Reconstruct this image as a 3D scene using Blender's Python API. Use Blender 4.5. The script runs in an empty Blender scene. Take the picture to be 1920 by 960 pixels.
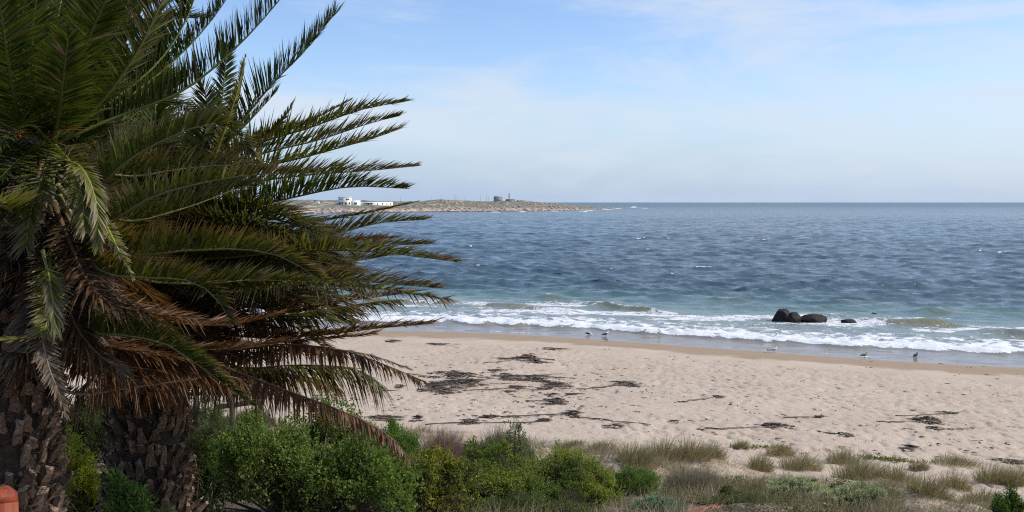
import bpy, math, random
import numpy as np
from mathutils import Vector, Matrix

random.seed(7)
RNG = np.random.default_rng(7)
C = bpy.context.scene
COL = C.collection

# ------------------------------------------------------------------ camera
F = 35.0 / 36.0 * 1920.0          # focal length in photograph pixels
CAMZ = 9.0
PITCH = math.atan(101.0 / F)
cam_d = bpy.data.cameras.new("camera")
cam_d.lens = 35.0
cam_d.sensor_width = 36.0
cam_d.clip_start = 0.1
cam_d.clip_end = 60000.0
cam = bpy.data.objects.new("camera", cam_d)
COL.objects.link(cam)
cam.location = (0, 0, CAMZ)
cam.rotation_euler = (math.pi / 2 - PITCH, 0, 0)
C.camera = cam

# ------------------------------------------------------------------ light
SUN_EL, SUN_AZ = math.radians(42), math.radians(88)      # azimuth from +Y towards +X
sun_d = bpy.data.lights.new("sun", "SUN")
sun_d.energy = 3.7
sun_d.angle = math.radians(0.53)
sun_d.color = (1.0, 0.93, 0.83)
sun = bpy.data.objects.new("sun", sun_d)
COL.objects.link(sun)
sdir = Vector((math.sin(SUN_AZ) * math.cos(SUN_EL), math.cos(SUN_AZ) * math.cos(SUN_EL), math.sin(SUN_EL)))
sun.rotation_euler = sdir.to_track_quat('Z', 'Y').to_euler()
sun.location = (30, 20, 60)

vs = C.view_settings
vs.view_transform = 'Standard'
vs.look = 'None'
vs.gamma = 1.0
vs.use_curve_mapping = False
vs.exposure = 0.0
C.cycles.use_denoising = False
C.cycles.pixel_filter_type = 'BLACKMAN_HARRIS'
C.cycles.filter_width = 1.15
C.cycles.sample_clamp_indirect = 4.0
C.cycles.max_bounces = 6
C.cycles.diffuse_bounces = 3
C.cycles.glossy_bounces = 3
C.cycles.transmission_bounces = 3
C.cycles.transparent_max_bounces = 4


class N:
    """tiny node-building helper"""
    def __init__(s, tree):
        s.t = tree
        s.n = tree.nodes
        s.l = tree.links

    def new(s, typ, **kw):
        n = s.n.new(typ)
        for k, v in kw.items():
            setattr(n, k, v)
        return n

    def put(s, sock, v):
        if isinstance(v, bpy.types.NodeSocket):
            s.l.new(v, sock)
        elif v is not None:
            sock.default_value = v

    def m(s, op, a, b=None, c=None):
        n = s.new('ShaderNodeMath', operation=op)
        s.put(n.inputs[0], a)
        s.put(n.inputs[1], b)
        s.put(n.inputs[2], c)
        return n.outputs[0]

    def ss(s, v, lo, hi, a=0.0, b=1.0):
        n = s.new('ShaderNodeMapRange', interpolation_type='SMOOTHSTEP')
        s.put(n.inputs[0], v)
        s.put(n.inputs[1], lo)
        s.put(n.inputs[2], hi)
        s.put(n.inputs[3], a)
        s.put(n.inputs[4], b)
        return n.outputs[0]

    def mix(s, f, a, b):
        n = s.new('ShaderNodeMix', data_type='RGBA')
        s.put(n.inputs[0], f)
        s.put(n.inputs[6], a if isinstance(a, bpy.types.NodeSocket) else (*a, 1) if len(a) == 3 else a)
        s.put(n.inputs[7], b if isinstance(b, bpy.types.NodeSocket) else (*b, 1) if len(b) == 3 else b)
        return n.outputs[2]

    def noise(s, vec, scale, detail=4, rough=0.55, dist=0.0):
        n = s.new('ShaderNodeTexNoise')
        s.put(n.inputs['Vector'], vec)
        n.inputs['Scale'].default_value = scale
        n.inputs['Detail'].default_value = detail
        n.inputs['Roughness'].default_value = rough
        n.inputs['Distortion'].default_value = dist
        return n.outputs[0]

    def mapping(s, vec, loc=(0, 0, 0), rot=(0, 0, 0), scale=(1, 1, 1)):
        n = s.new('ShaderNodeMapping')
        s.put(n.inputs[0], vec)
        n.inputs[1].default_value = loc
        n.inputs[2].default_value = rot
        n.inputs[3].default_value = scale
        return n.outputs[0]

    def attr(s, name, out=0):
        return s.new('ShaderNodeAttribute', attribute_name=name).outputs[out]

    def comb(s, x, y, z):
        n = s.new('ShaderNodeCombineXYZ')
        s.put(n.inputs[0], x)
        s.put(n.inputs[1], y)
        s.put(n.inputs[2], z)
        return n.outputs[0]


# ------------------------------------------------------------------ sky (world)
W = bpy.data.worlds.new("World")
C.world = W
W.use_nodes = True
w = N(W.node_tree)
for n_ in list(w.n):
    w.n.remove(n_)
sky = w.new('ShaderNodeTexSky', sky_type='NISHITA')
sky.sun_disc = False
sky.sun_elevation = SUN_EL
sky.sun_rotation = SUN_AZ
sky.altitude = 0
sky.air_density = 1.0
sky.dust_density = 0.6
sky.ozone_density = 2.5
tc = w.new('ShaderNodeTexCoord')
sep = w.new('ShaderNodeSeparateXYZ')
w.l.new(tc.outputs['Generated'], sep.inputs[0])
dx, dy, dz = sep.outputs
zz = w.m('ADD', w.m('MAXIMUM', dz, 0.0), 0.10)
px, py = w.m('DIVIDE', dx, zz), w.m('DIVIDE', dy, zz)
pv = w.comb(px, py, 0.0)
sa = w.m('ARCTAN2', dx, dy)
se = w.m('ARCSINE', dz)
ang_ = w.comb(sa, se, 0.0)
wisp = w.noise(w.mapping(ang_, loc=(2.3, 0.7, 0), rot=(0, 0, -0.30), scale=(2.0, 7.5, 1)), 1.5, 9, 0.60, 0.7)
fine = w.noise(w.mapping(ang_, loc=(0.3, 1.7, 0), rot=(0, 0, -0.42), scale=(3.0, 16.0, 1)), 2.2, 7, 0.62, 1.0)
big = w.noise(w.mapping(ang_, loc=(4.1, 5.2, 0), rot=(0, 0, -0.15), scale=(1.4, 3.6, 1)), 1.5, 3, 0.5, 0.4)
cover = w.m('ADD', w.m('MULTIPLY', wisp, 0.42), w.m('ADD', w.m('MULTIPLY', big, 0.38), w.m('MULTIPLY', fine, 0.20)))
cover = w.m('ADD', cover, w.m('MULTIPLY', w.ss(sa, -0.35, 0.55), 0.10))   # more cirrus on the sun's side
m1 = w.ss(cover, 0.475, 0.65, 0.0, 0.78)
# long thin cloud bank low over the bay
az = w.m('DIVIDE', dx, w.m('MAXIMUM', dy, 0.05))
el = w.m('DIVIDE', dz, w.m('MAXIMUM', dy, 0.05))
wob = w.m('MULTIPLY', w.m('SUBTRACT', w.noise(w.comb(az, w.m('MULTIPLY', el, 5.0), 0.0), 6.0, 6, 0.6), 0.5), 0.03)
e = w.m('ADD', w.m('SUBTRACT', el, w.m('SUBTRACT', 0.062, w.m('MULTIPLY', az, 0.13))), wob)
bank = w.m('MULTIPLY', w.ss(e, 0.028, 0.012), w.ss(e, -0.034, -0.004))
bank = w.m('MULTIPLY', w.m('MULTIPLY', bank, w.ss(az, 0.16, -0.12)), w.ss(az, -0.8, -0.4))
m2 = w.m('MULTIPLY', bank, 0.8)
mm = w.m('MAXIMUM', m1, m2)
mm = w.m('MULTIPLY', mm, w.ss(dz, 0.0, 0.06, 0.35, 1.0))
tint = w.new('ShaderNodeMix', data_type='RGBA', blend_type='MULTIPLY')
tint.inputs[0].default_value = 1.0
w.l.new(sky.outputs[0], tint.inputs[6])
tint.inputs[7].default_value = (1.0, 1.05, 1.21, 1)
hazy = w.mix(w.ss(dz, 0.12, -0.02, 0.0, 0.90), tint.outputs[2], (2.85, 3.80, 5.35))   # pale sea air towards the horizon
skyc = w.mix(mm, hazy, (4.7, 5.25, 6.0))
bg = w.new('ShaderNodeBackground')
w.l.new(skyc, bg.inputs[0])
bg.inputs[1].default_value = 0.15
wo = w.new('ShaderNodeOutputWorld')
w.l.new(bg.outputs[0], wo.inputs[0])


# ------------------------------------------------------------------ geometry helpers
def ray(u, v):
    xr, yd = (u - 960.0) / F, (v - 480.0) / F
    cp, sp = math.cos(PITCH), math.sin(PITCH)
    return np.array([xr, cp - yd * sp, -sp - yd * cp])


def at(u, v, Y):
    """the point of the place seen at photo pixel (u, v), Y metres ahead"""
    d = ray(u, v)
    return np.array([0, 0, CAMZ]) + d * (Y / d[1])


def proj(P):
    P = np.asarray(P, float)
    cp, sp = math.cos(PITCH), math.sin(PITCH)
    r = P - np.array([0, 0, CAMZ])
    zf = r[..., 1] * cp - r[..., 2] * sp
    up = r[..., 1] * sp + r[..., 2] * cp
    return 960 + F * r[..., 0] / zf, 480 - F * up / zf


def _hash(ix, iy, seed):
    h = (ix.astype(np.int64) * 374761393 + iy.astype(np.int64) * 668265263 + seed * 974634777) & 0xFFFFFFFF
    h = ((h ^ (h >> 13)) * 1274126177) & 0xFFFFFFFF
    h = (h ^ (h >> 16)) & 0xFFFFFF
    return h.astype(np.float64) / 0xFFFFFF


def vnoise(x, y, seed=0):
    x = np.asarray(x, float)
    y = np.asarray(y, float)
    ix, iy = np.floor(x), np.floor(y)
    fx, fy = x - ix, y - iy
    fx, fy = fx * fx * (3 - 2 * fx), fy * fy * (3 - 2 * fy)
    a, b = _hash(ix, iy, seed), _hash(ix + 1, iy, seed)
    c, d = _hash(ix, iy + 1, seed), _hash(ix + 1, iy + 1, seed)
    return (a + (b - a) * fx) * (1 - fy) + (c + (d - c) * fx) * fy


def fbm(x, y, seed=0, oct=4):
    s, a, t = 0.0, 1.0, 0.0
    for i in range(oct):
        s = s + a * vnoise(x * 2 ** i + 17 * i, y * 2 ** i - 9 * i, seed + i)
        t += a
        a *= 0.5
    return s / t


def sstep(x, a, b):
    t = np.clip((np.asarray(x, float) - a) / (b - a), 0, 1)
    return t * t * (3 - 2 * t)


def link(o, parent=None):
    COL.objects.link(o)
    if parent is not None:
        o.parent = parent
    return o


def mesh_np(name, V, Fc, mat=None, col=None, parent=None, smooth=False, attrs=None, world=True):
    """one mesh object out of numpy arrays; Fc is (n,3) or (n,4) or a list of such"""
    V = np.asarray(V, np.float32)
    Fl = Fc if isinstance(Fc, list) else [Fc]
    Fl = [np.asarray(f, np.int32) for f in Fl if len(f)]
    me = bpy.data.meshes.new(name)
    me.vertices.add(len(V))
    me.vertices.foreach_set("co", V.ravel())
    loops = np.concatenate([f.ravel() for f in Fl])
    sizes = np.concatenate([np.full(len(f), f.shape[1], np.int32) for f in Fl])
    starts = np.concatenate([[0], np.cumsum(sizes)[:-1]]).astype(np.int32)
    me.loops.add(len(loops))
    me.loops.foreach_set("vertex_index", loops)
    me.polygons.add(len(sizes))
    me.polygons.foreach_set("loop_start", starts)
    me.polygons.foreach_set("loop_total", sizes)
    if smooth:
        me.polygons.foreach_set("use_smooth", np.ones(len(sizes), bool))
    if col is not None:
        a = me.color_attributes.new("Col", 'FLOAT_COLOR', 'POINT')
        c4 = np.ones((len(V), 4), np.float32)
        c4[:, :3] = col
        a.data.foreach_set("color", c4.ravel())
    for k, v in (attrs or {}).items():
        a = me.attributes.new(k, 'FLOAT', 'POINT')
        a.data.foreach_set("value", np.asarray(v, np.float32))
    me.update(calc_edges=True)
    me.validate()
    if mat is not None:
        me.materials.append(mat)
    o = bpy.data.objects.new(name, me)
    return link(o, parent)


def empty(name, loc=(0, 0, 0)):
    o = bpy.data.objects.new(name, None)
    o.location = loc
    o.empty_display_size = 0.2
    return link(o)


def tag(o, label=None, cat=None, group=None, kind=None):
    if label:
        o["label"] = label
    if cat:
        o["category"] = cat
    if group:
        o["group"] = group
    if kind:
        o["kind"] = kind
    return o


class MB:
    """collects simple solids and links them as one mesh object"""
    def __init__(s):
        s.v, s.f, s.n = [], {3: [], 4: []}, 0
        s.c = []

    def add(s, V, Fs, col=(1, 1, 1)):
        V = np.asarray(V, float)
        for f in Fs:
            s.f[len(f)].append([i + s.n for i in f])
        s.v.append(V)
        s.c.append(np.tile(np.asarray(col, float), (len(V), 1)))
        s.n += len(V)

    def box(s, x0, x1, y0, y1, z0, z1, R=None, T=None, col=(1, 1, 1)):
        V = np.array([[x, y, z] for z in (z0, z1) for y in (y0, y1) for x in (x0, x1)], float)
        if R is not None:
            V = V @ np.asarray(R).T
        if T is not None:
            V = V + np.asarray(T)
        s.add(V, [(0, 2, 3, 1), (4, 5, 7, 6), (0, 1, 5, 4), (2, 6, 7, 3), (0, 4, 6, 2), (1, 3, 7, 5)], col)

    def tube(s, P, r, k=6, cap=True, col=(1, 1, 1), squash=1.0):
        P = np.asarray(P, float)
        r = np.broadcast_to(np.asarray(r, float), (len(P),))
        T = np.gradient(P, axis=0)
        T /= np.linalg.norm(T, axis=1)[:, None] + 1e-9
        ref = np.array([0, 0, 1.0]) if abs(T[0][2]) < 0.9 else np.array([1.0, 0, 0])
        A = np.cross(T, ref)
        A /= np.linalg.norm(A, axis=1)[:, None] + 1e-9
        B = np.cross(A, T)
        V, Fs = [], []
        for i in range(len(P)):
            for j in range(k):
                t = 2 * math.pi * j / k
                V.append(P[i] + r[i] * (math.cos(t) * A[i] + math.sin(t) * B[i] * squash))
        for i in range(len(P) - 1):
            for j in range(k):
                a, b = i * k + j, i * k + (j + 1) % k
                Fs.append((a, b, b + k, a + k))
        if cap:
            V.append(P[0])
            V.append(P[-1])
            n = len(P) * k
            for j in range(k):
                Fs.append((n, (j + 1) % k, j))
                Fs.append((n + 1, (len(P) - 1) * k + j, (len(P) - 1) * k + (j + 1) % k))
        s.add(V, Fs, col)

    def build(s, name, mat, parent=None, smooth=False, usecol=False):
        return mesh_np(name, np.concatenate(s.v), [np.array(s.f[k]) for k in (3, 4) if s.f[k]], mat,
                       np.concatenate(s.c) if usecol else None, parent, smooth)


# ------------------------------------------------------------------ materials
def mat(name):
    m = bpy.data.materials.new(name)
    m.use_nodes = True
    n = N(m.node_tree)
    b = n.n['Principled BSDF']
    return m, n, b


def simple(name, col, rough=0.8, var=0.25, scale=6.0, bump=0.2, bscale=None):
    """plain procedural surface with some mottling and fine relief"""
    m, n, b = mat(name)
    tcn = n.new('ShaderNodeTexCoord').outputs['Object']
    f = n.noise(tcn, scale, 5, 0.6)
    c = n.mix(n.ss(f, 0.3, 0.7), [x * (1 - var) for x in col], [min(1, x * (1 + var)) for x in col])
    n.l.new(c, b.inputs['Base Color'])
    b.inputs['Roughness'].default_value = rough
    if bump:
        bp = n.new('ShaderNodeBump')
        bp.inputs['Strength'].default_value = bump
        bp.inputs['Distance'].default_value = 0.02
        n.l.new(n.noise(tcn, bscale or scale * 5, 5, 0.6), bp.inputs['Height'])
        n.l.new(bp.outputs[0], b.inputs['Normal'])
    return m


def leafy(name, trans=0.35, rough=0.45, spec=0.35, tcol=(1.25, 1.35, 0.6)):
    """leaf tissue: colour from the mesh, light passing through the blade"""
    m, n, b = mat(name)
    a = n.attr("Col")
    n.l.new(a, b.inputs['Base Color'])
    b.inputs['Roughness'].default_value = rough
    b.inputs['Specular IOR Level'].default_value = spec
    tr = n.new('ShaderNodeBsdfTranslucent')
    mu = n.new('ShaderNodeMix', data_type='RGBA', blend_type='MULTIPLY')
    mu.inputs[0].default_value = 1
    n.l.new(a, mu.inputs[6])
    mu.inputs[7].default_value = (*tcol, 1)
    n.l.new(mu.outputs[2], tr.inputs[0])
    mx = n.new('ShaderNodeMixShader')
    mx.inputs[0].default_value = trans
    n.l.new(b.outputs[0], mx.inputs[1])
    n.l.new(tr.outputs[0], mx.inputs[2])
    n.l.new(mx.outputs[0], n.n['Material Output'].inputs[0])
    return m


# ------------------------------------------------------------------ lie of the land
_sp = [(700, 617), (860, 620), (1000, 626), (1140, 635), (1300, 648), (1500, 661), (1720, 679), (1920, 685)]
_sx, _sy = [], []
for u_, v_ in _sp:
    d_ = ray(u_, v_)
    k_ = -CAMZ / d_[2]
    _sx.append(d_[0] * k_)
    _sy.append(d_[1] * k_)
SX = np.array([-500, -250, -120, -60, -25] + _sx + [60, 110, 200, 400])
SY = np.array([700, 330, 130, 78, 72.5] + _sy + [44, 30, 10, -20.0])


def shore_y(x):
    x = np.asarray(x, float)
    return sum(np.interp(x + k, SX, SY) for k in (-4, -2, 0, 2, 4)) / 5


def inland(x, y):
    """metres inland of the swash line (negative: out in the water)"""
    return (shore_y(x) - np.asarray(y, float)) * 0.92


_GS = [-400, -60, -20, 0, 8, 20, 34.5, 37.5, 43, 52, 58, 80, 300]
_GZ = [-6, -3, -0.9, 0.0, 0.42, 1.15, 1.9, 2.3, 3.3, 4.9, 5.5, 6.0, 9.0]


def ground_z(x, y):
    s = inland(x, y)
    z = sum(np.interp(s + k, _GS, _GZ) for k in (-1, -.5, 0, .5, 1)) / 5
    dune = sstep(s, 34.5, 39)
    hum = (fbm(np.asarray(x) * 0.42, np.asarray(y) * 0.5, 5, 3) - 0.45) * 1.15
    return z + dune * hum * (1 - 0.5 * sstep(s, 44, 52)) + (fbm(np.asarray(x) * .12, np.asarray(y) * .12, 9, 2) - .5) * 0.25 * sstep(s, 4, 14)


def hit(u, v, dz=0.0):
    """where the sight line through photo pixel (u, v) meets the ground"""
    d = ray(u, v)
    z = 2.0
    lo = None
    Ys = np.concatenate([np.arange(8, 80, 0.1)])
    P = np.outer(Ys / d[1], d) + np.array([0, 0, CAMZ])
    g = ground_z(P[:, 0], P[:, 1])
    i = np.argmax(P[:, 2] <= g)
    return np.array([P[i, 0], P[i, 1], g[i] + dz])


def gz(x, y):
    return float(ground_z(np.array([x]), np.array([y]))[0])


# ------------------------------------------------------------------ ground sheet
def polar_rows(cols, rows):
    """grid faces for a (rows x cols) vertex array"""
    i = np.arange(rows - 1)[:, None] * cols + np.arange(cols - 1)[None, :]
    i = i.ravel()
    return np.stack([i, i + 1, i + cols + 1, i + cols], 1)


th = np.radians(np.concatenate([np.linspace(-180, -42, 24)[:-1], np.linspace(-42, -30, 60)[:-1],
                                np.linspace(-30, 30, 470), np.linspace(30, 42, 60)[1:], np.linspace(42, 180, 24)[1:]]))
rr = np.concatenate([np.linspace(0.5, 9, 8)[:-1], np.linspace(9, 27, 120)[:-1], np.linspace(27, 46, 170)[:-1], np.linspace(46, 78, 130)[:-1], np.geomspace(78, 420, 24)])
R_, T_ = np.meshgrid(rr, th, indexing='ij')
gx, gy = R_ * np.sin(T_), R_ * np.cos(T_)
gs = inland(gx, gy)
gzv = ground_z(gx, gy)
# footprints and wind pocks in the loose sand
dry = sstep(gs, 6.5, 10) * (1 - sstep(gs, 34, 37) * 0.6)
tramp = 0.45 + 0.55 * sstep(fbm(gx * .11 + 3, gy * .11, 21, 2), .38, .6)
p1 = vnoise(gx * 2.9 + .3 * gy, gy * 2.3, 31)
p2 = vnoise(gx * 5.6 + 5, gy * 4.2, 32)
p3 = vnoise(gx * 1.1, gy * .9, 33)
pock = -0.035 * sstep(p1, .62, .82) - 0.07 * sstep(p2, .58, .80) + 0.02 * p2 + 0.03 * (p3 - .5)
near_ = sstep(R_, 10, 14)
gzv = gzv + pock * dry * tramp * near_
# bury the seabed well out
m_sand, n, b = mat("beach_sand")
pos = n.new('ShaderNodeTexCoord').outputs['Object']
sA = n.attr("inland", 2)
soil = n.attr("litter", 2)
g1 = n.noise(pos, 0.35, 5, 0.6)
g2 = n.noise(pos, 14.0, 4, 0.7)
g3 = n.noise(n.mapping(pos, scale=(0.5, 1.6, 1)), 1.7, 5, 0.65)
dryc = n.mix(n.ss(g1, .3, .7), (0.490, 0.388, 0.298), (0.555, 0.452, 0.355))
dryc = n.mix(n.ss(g2, .35, .75, 0, .35), dryc, (0.36, 0.275, 0.20))
dryc = n.mix(n.ss(g3, .60, .78, 0, .30), dryc, (0.33, 0.25, 0.18))
wob = n.m('ADD', sA, n.m('MULTIPLY', n.m('SUBTRACT', g1, .5), 5.0))
damp = n.ss(wob, 4.6, 6.0)
c = n.mix(damp, n.mix(n.ss(g3, .3, .7), (0.315, 0.225, 0.145), (0.36, 0.265, 0.18)), dryc)
c = n.mix(n.ss(sA, 1.2, 0.1), c, (0.20, 0.15, 0.11))
l1 = n.noise(pos, 3.2, 6, 0.7)
lit = n.m('MULTIPLY', soil, n.ss(l1, .34, .58))
litc = n.mix(n.ss(n.noise(pos, 9, 4, .7), .35, .65), (0.14, 0.112, 0.075), (0.33, 0.265, 0.185))
c = n.mix(lit, c, litc)
c = n.mix(n.m('MULTIPLY', n.ss(sA, 45.5, 49.0), n.ss(l1, .25, .5, .55, .95)), c, n.mix(n.ss(g2, .35, .65), (0.06, 0.045, 0.032), (0.135, 0.10, 0.07)))
n.l.new(c, b.inputs['Base Color'])
rg = n.ss(sA, 0.2, 2.5, 0.15, 0.95)
n.l.new(rg, b.inputs['Roughness'])
b.inputs['Specular IOR Level'].default_value = 0.3
bp = n.new('ShaderNodeBump')
bp.inputs['Distance'].default_value = 0.06
n.put(bp.inputs['Strength'], n.ss(sA, 5.0, 9.0, 0.03, 0.75))
hgt = n.m('ADD', n.noise(n.mapping(pos, rot=(0, 0, .4), scale=(1, 1.4, 1)), 6.0, 4, .62), n.m('MULTIPLY', n.noise(n.mapping(pos, rot=(0, 0, -.3), scale=(1, 1.5, 1)), 15.0, 3, .6), .5))
n.l.new(hgt, bp.inputs['Height'])
n.l.new(bp.outputs[0], b.inputs['Normal'])
litter = sstep(gs + 6 * (fbm(gx * .3, gy * .3, 41, 3) - .5), 35.5, 43)
g = mesh_np("ground", np.stack([gx.ravel(), gy.ravel(), gzv.ravel()], 1), polar_rows(len(th), len(rr))[:, ::-1], m_sand,
            smooth=True, attrs={"inland": gs.ravel(), "litter": litter.ravel()})
tag(g, "pale pinkish beach sand with footprints rising to the dune", kind="structure")

# ------------------------------------------------------------------ sea
ncol = 400
ths = np.radians(np.concatenate([np.linspace(-62, -33, 30)[:-1], np.linspace(-33, 33, ncol), np.linspace(33, 62, 30)[1:]]))
dstart = []
for t_ in ths:                                   # distance to the swash line along each direction
    ds = np.arange(20, 1200, 0.02)
    inn = inland(ds * math.sin(t_), ds * math.cos(t_))
    k_ = np.argmax(inn < 1.5)
    dstart.append(ds[k_] if inn[k_] < 1.5 else 1200)
dstart = np.array(dstart)
dstart = np.minimum(dstart, 120)
off = [0.0]
while off[-1] < 700:
    off.append(off[-1] + 0.25 * (1 + off[-1] / 58.0) ** 1.04)
off = np.array(off)
far = np.geomspace(760, 30000, 60)
nr = len(off)
Rs = np.concatenate([dstart[None, :] + off[:, None], np.repeat(far[:, None], len(ths), 1) + dstart[None, :]])
Ts = np.repeat(ths[None, :], len(Rs), 0)
sx, sy = Rs * np.sin(Ts), Rs * np.cos(Ts)
t_off = -inland(sx, sy)                          # metres out from the swash line
# wind sea: many short-crested wave trains
wr = np.random.default_rng(3)
hz_ = np.zeros_like(sx)
cx_ = np.zeros_like(sx)
cy_ = np.zeros_like(sx)
grid_ = np.maximum(0.22 * (1 + np.maximum(Rs - 55, 0) / 58.0), Rs * 0.0022)
for k in range(90):
    lam = math.exp(wr.uniform(math.log(0.9), math.log(8.5)))
    ang = math.radians(-97) + wr.normal(0, 0.36)
    amp = 0.0155 * lam ** 0.5 * wr.uniform(.6, 1.3)
    ph = wr.uniform(0, 6.283)
    kx, ky = math.cos(ang), math.sin(ang)
    q = 2 * math.pi / lam
    a = amp * np.exp(-(grid_ * 2.0 / lam) ** 2)
    arg = q * (kx * sx + ky * sy) + ph
    ca, sa = np.cos(arg), np.sin(arg)
    hz_ += a * ca
    cx_ -= a * sa * kx * 1.25
    cy_ -= a * sa * ky * 1.25
gust = 0.72 + 0.55 * fbm(sx * .02, sy * .012, 61, 3)
calm = (0.16 * sstep(t_off, 4, 9) + 0.84 * sstep(t_off, 14, 46)) * gust
hz_, cx_, cy_ = hz_ * calm, cx_ * calm, cy_ * calm
foam = np.zeros_like(sx)
silt = np.zeros_like(sx)
sig = hz_[(t_off > 40) & (Rs < 300)].std()
patch = fbm(sx * .05, sy * .035, 71, 3)
crest = sstep(hz_ / sig + (patch - .5) * 3.0, 2.9, 3.6)
foam = np.maximum(foam, crest * sstep(t_off, 30, 45))


def ridge(pl, amp, width, foam_amt, silt_amt, back=1.6):
    """a breaker: steep shoreward face along a line of ground points"""
    global hz_, foam, silt
    P = np.array([[(d := ray(u, v))[0] * (-CAMZ / d[2]), d[1] * (-CAMZ / d[2])] for u, v in pl])
    xs, ys = P[:, 0], P[:, 1]
    x0, x1 = xs[0], xs[-1]
    yc = np.interp(sx, xs, ys) + (vnoise(sx * .45, sx * 0, 81) - .5) * 0.9
    q = (sy - yc)                                  # + is seaward
    env = sstep(sx, x0 - 1.5, x0 + 1.5) * (1 - sstep(sx, x1 - 2.0, x1 + 1.5)) * (0.65 + .7 * vnoise(sx * .35 + 3, sx * 0, int(abs(x0) * 10)))
    prof = np.where(q < 0, np.exp(-(q / (width * .55)) ** 2), np.exp(-(q / (width * back)) ** 2))
    hz_ = hz_ + amp * env * prof
    silt = np.maximum(silt, silt_amt * env * np.exp(-((q + width * .3) / (width * 1.3)) ** 2))
    lip = np.exp(-((q - width * .15) / (width * .5)) ** 2) * sstep(vnoise(sx * .5 + 9, sx * 0 + x0, 83), .35, .7)
    foam = np.maximum(foam, foam_amt * env * lip)


ridge([(690, 563), (850, 568), (930, 576), (1010, 582), (1075, 588)], .32, 1.3, .25, 1.0)
ridge([(1005, 560), (1060, 562)], .42, 1.3, .75, .35)
ridge([(1085, 570), (1130, 573), (1200, 583), (1250, 588)], .30, 1.2, .55, .75)
ridge([(1640, 604), (1720, 609), (1800, 613)], .38, 1.3, .7, 1.0)
ridge([(1735, 586), (1800, 587), (1925, 590)], .34, 1.4, .45, .5)
ridge([(1865, 628), (1960, 636)], .5, 1.2, 1.0, .6)
ridge([(1290, 562), (1420, 566)], .25, 1.5, .1, .2)
ridge([(1560, 568), (1690, 572)], .25, 1.6, .1, .2)
# broken white water running up the beach
wav = 3.2 * (fbm(sx * .10, sx * 0 + 2.0, 91, 3) - .5) + 0.9 * (vnoise(sx * .9, sx * 0, 92) - .5)
front = 3.1 + wav
wash = sstep(t_off, front - .25, front + .35) * (1 - 0.30 * sstep(t_off, front + 1.2, front + 3.0) - 0.20 * sstep(t_off, front + 5, front + 8)) * (1 - sstep(t_off, front + 9.0, front + 13))
lace = sstep(t_off, front + 6, front + 8) * (1 - sstep(t_off, front + 14, front + 27)) * (0.33 + .35 * sstep(fbm(sx * .12, sy * .3, 95, 3), .38, .6))
wash = wash * (.58 + .52 * vnoise(sx * 2.2, sy * 1.2, 93))
foam = np.maximum(foam, np.maximum(wash, lace))
step = sstep(t_off, front - .35, front + .6) * (1 - .6 * sstep(t_off, front + 1.5, front + 8))
hz_ = hz_ + 0.26 * step * (0.55 + .9 * vnoise(sx * 1.7, sy * 1.7, 96)) * (1 - sstep(t_off, front + 9, front + 14))
# thin lacy edge of the last run-up
edge = np.exp(-((t_off - 0.25 - .3 * vnoise(sx * .7, sx * 0, 97)) / .22) ** 2) * sstep(fbm(sx * .25, sx * 0, 98, 3), .42, .58)
foam = np.maximum(foam, 0.62 * edge)
# white water round the boulders
for u_, v_, r_ in ((1480, 607, 2.2), (1533, 608, 2.0), (1598, 608, 1.5), (1645, 593, 1.1)):
    d_ = ray(u_, v_)
    bx_, by_ = d_[0] * (-CAMZ / d_[2]), d_[1] * (-CAMZ / d_[2])
    foam = np.maximum(foam, .62 * np.exp(-(((sx - bx_) / r_) ** 2 + ((sy - by_) / (r_ * 1.2)) ** 2)))
# surf on the reef off the headland's tip
for u_, v_, du_, h_ in ((1185, 391, 9, 3.0), (1093, 399, 6, 2.2), (1105, 395, 10, .9), (1140, 393.5, 12, .8), (1205, 391, 10, .8), (1040, 396, 9, .6), (1160, 392, 9, 1.0), (980, 397.5, 8, .5), (930, 398, 10, .4)):
    d_ = ray(u_, v_)
    bx_, by_ = d_[0] * (-CAMZ / d_[2]), d_[1] * (-CAMZ / d_[2])
    gsn = np.exp(-((sx - bx_) / (du_ * by_ / F)) ** 2 - ((sy - by_) / 45) ** 2)
    foam = np.maximum(foam, np.clip(1.25 * gsn, 0, 1))
    hz_ = hz_ + h_ * gsn * (.55 + .8 * vnoise(sx * .25, sy * .05, 101))
swash_z = 0.012 + 0.0 * t_off
sxx, syy = sx + cx_, sy + cy_
edgefade = sstep(t_off, 0.2, 3.0)
sz = swash_z + hz_ * np.maximum(edgefade, 0.0)
m_sea, n, b = mat("sea_water")
pos = n.new('ShaderNodeTexCoord').outputs['Object']
tA, fA, siA = n.attr("offshore", 2), n.attr("foam", 2), n.attr("silt", 2)
tw = n.m('ADD', tA, n.m('MULTIPLY', n.m('SUBTRACT', n.noise(pos, .06, 3, .5), .5), 16))
deep = n.mix(n.ss(n.noise(n.mapping(pos, scale=(.35, 1, 1)), .02, 4, .6), .35, .65), (0.056, 0.098, 0.130), (0.080, 0.130, 0.166))
c = n.mix(n.ss(tw, 14, 46), (0.080, 0.175, 0.165), deep)
c = n.mix(n.ss(tw, 5, 30), (0.22, 0.245, 0.225), c)
c = n.mix(n.ss(tA, 2.0, 5.0), (0.22, 0.175, 0.135), c)
c = n.mix(n.m('MULTIPLY', siA, .8), c, (0.22, 0.20, 0.105))
fn1 = n.noise(n.mapping(pos, scale=(.8, 1.1, 1)), 1.1, 7, 0.68, 0.8)
fn2 = n.noise(pos, 4.5, 5, 0.7)
fnz = n.m('ADD', n.m('MULTIPLY', fn1, .72), n.m('MULTIPLY', fn2, .28))
thr = n.m('SUBTRACT', 0.84, n.m('MULTIPLY', fA, 0.60))
fm = n.ss(n.m('SUBTRACT', fnz, thr), -.03, .06)
fm = n.m('MULTIPLY', fm, n.ss(fA, .02, .12))
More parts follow.
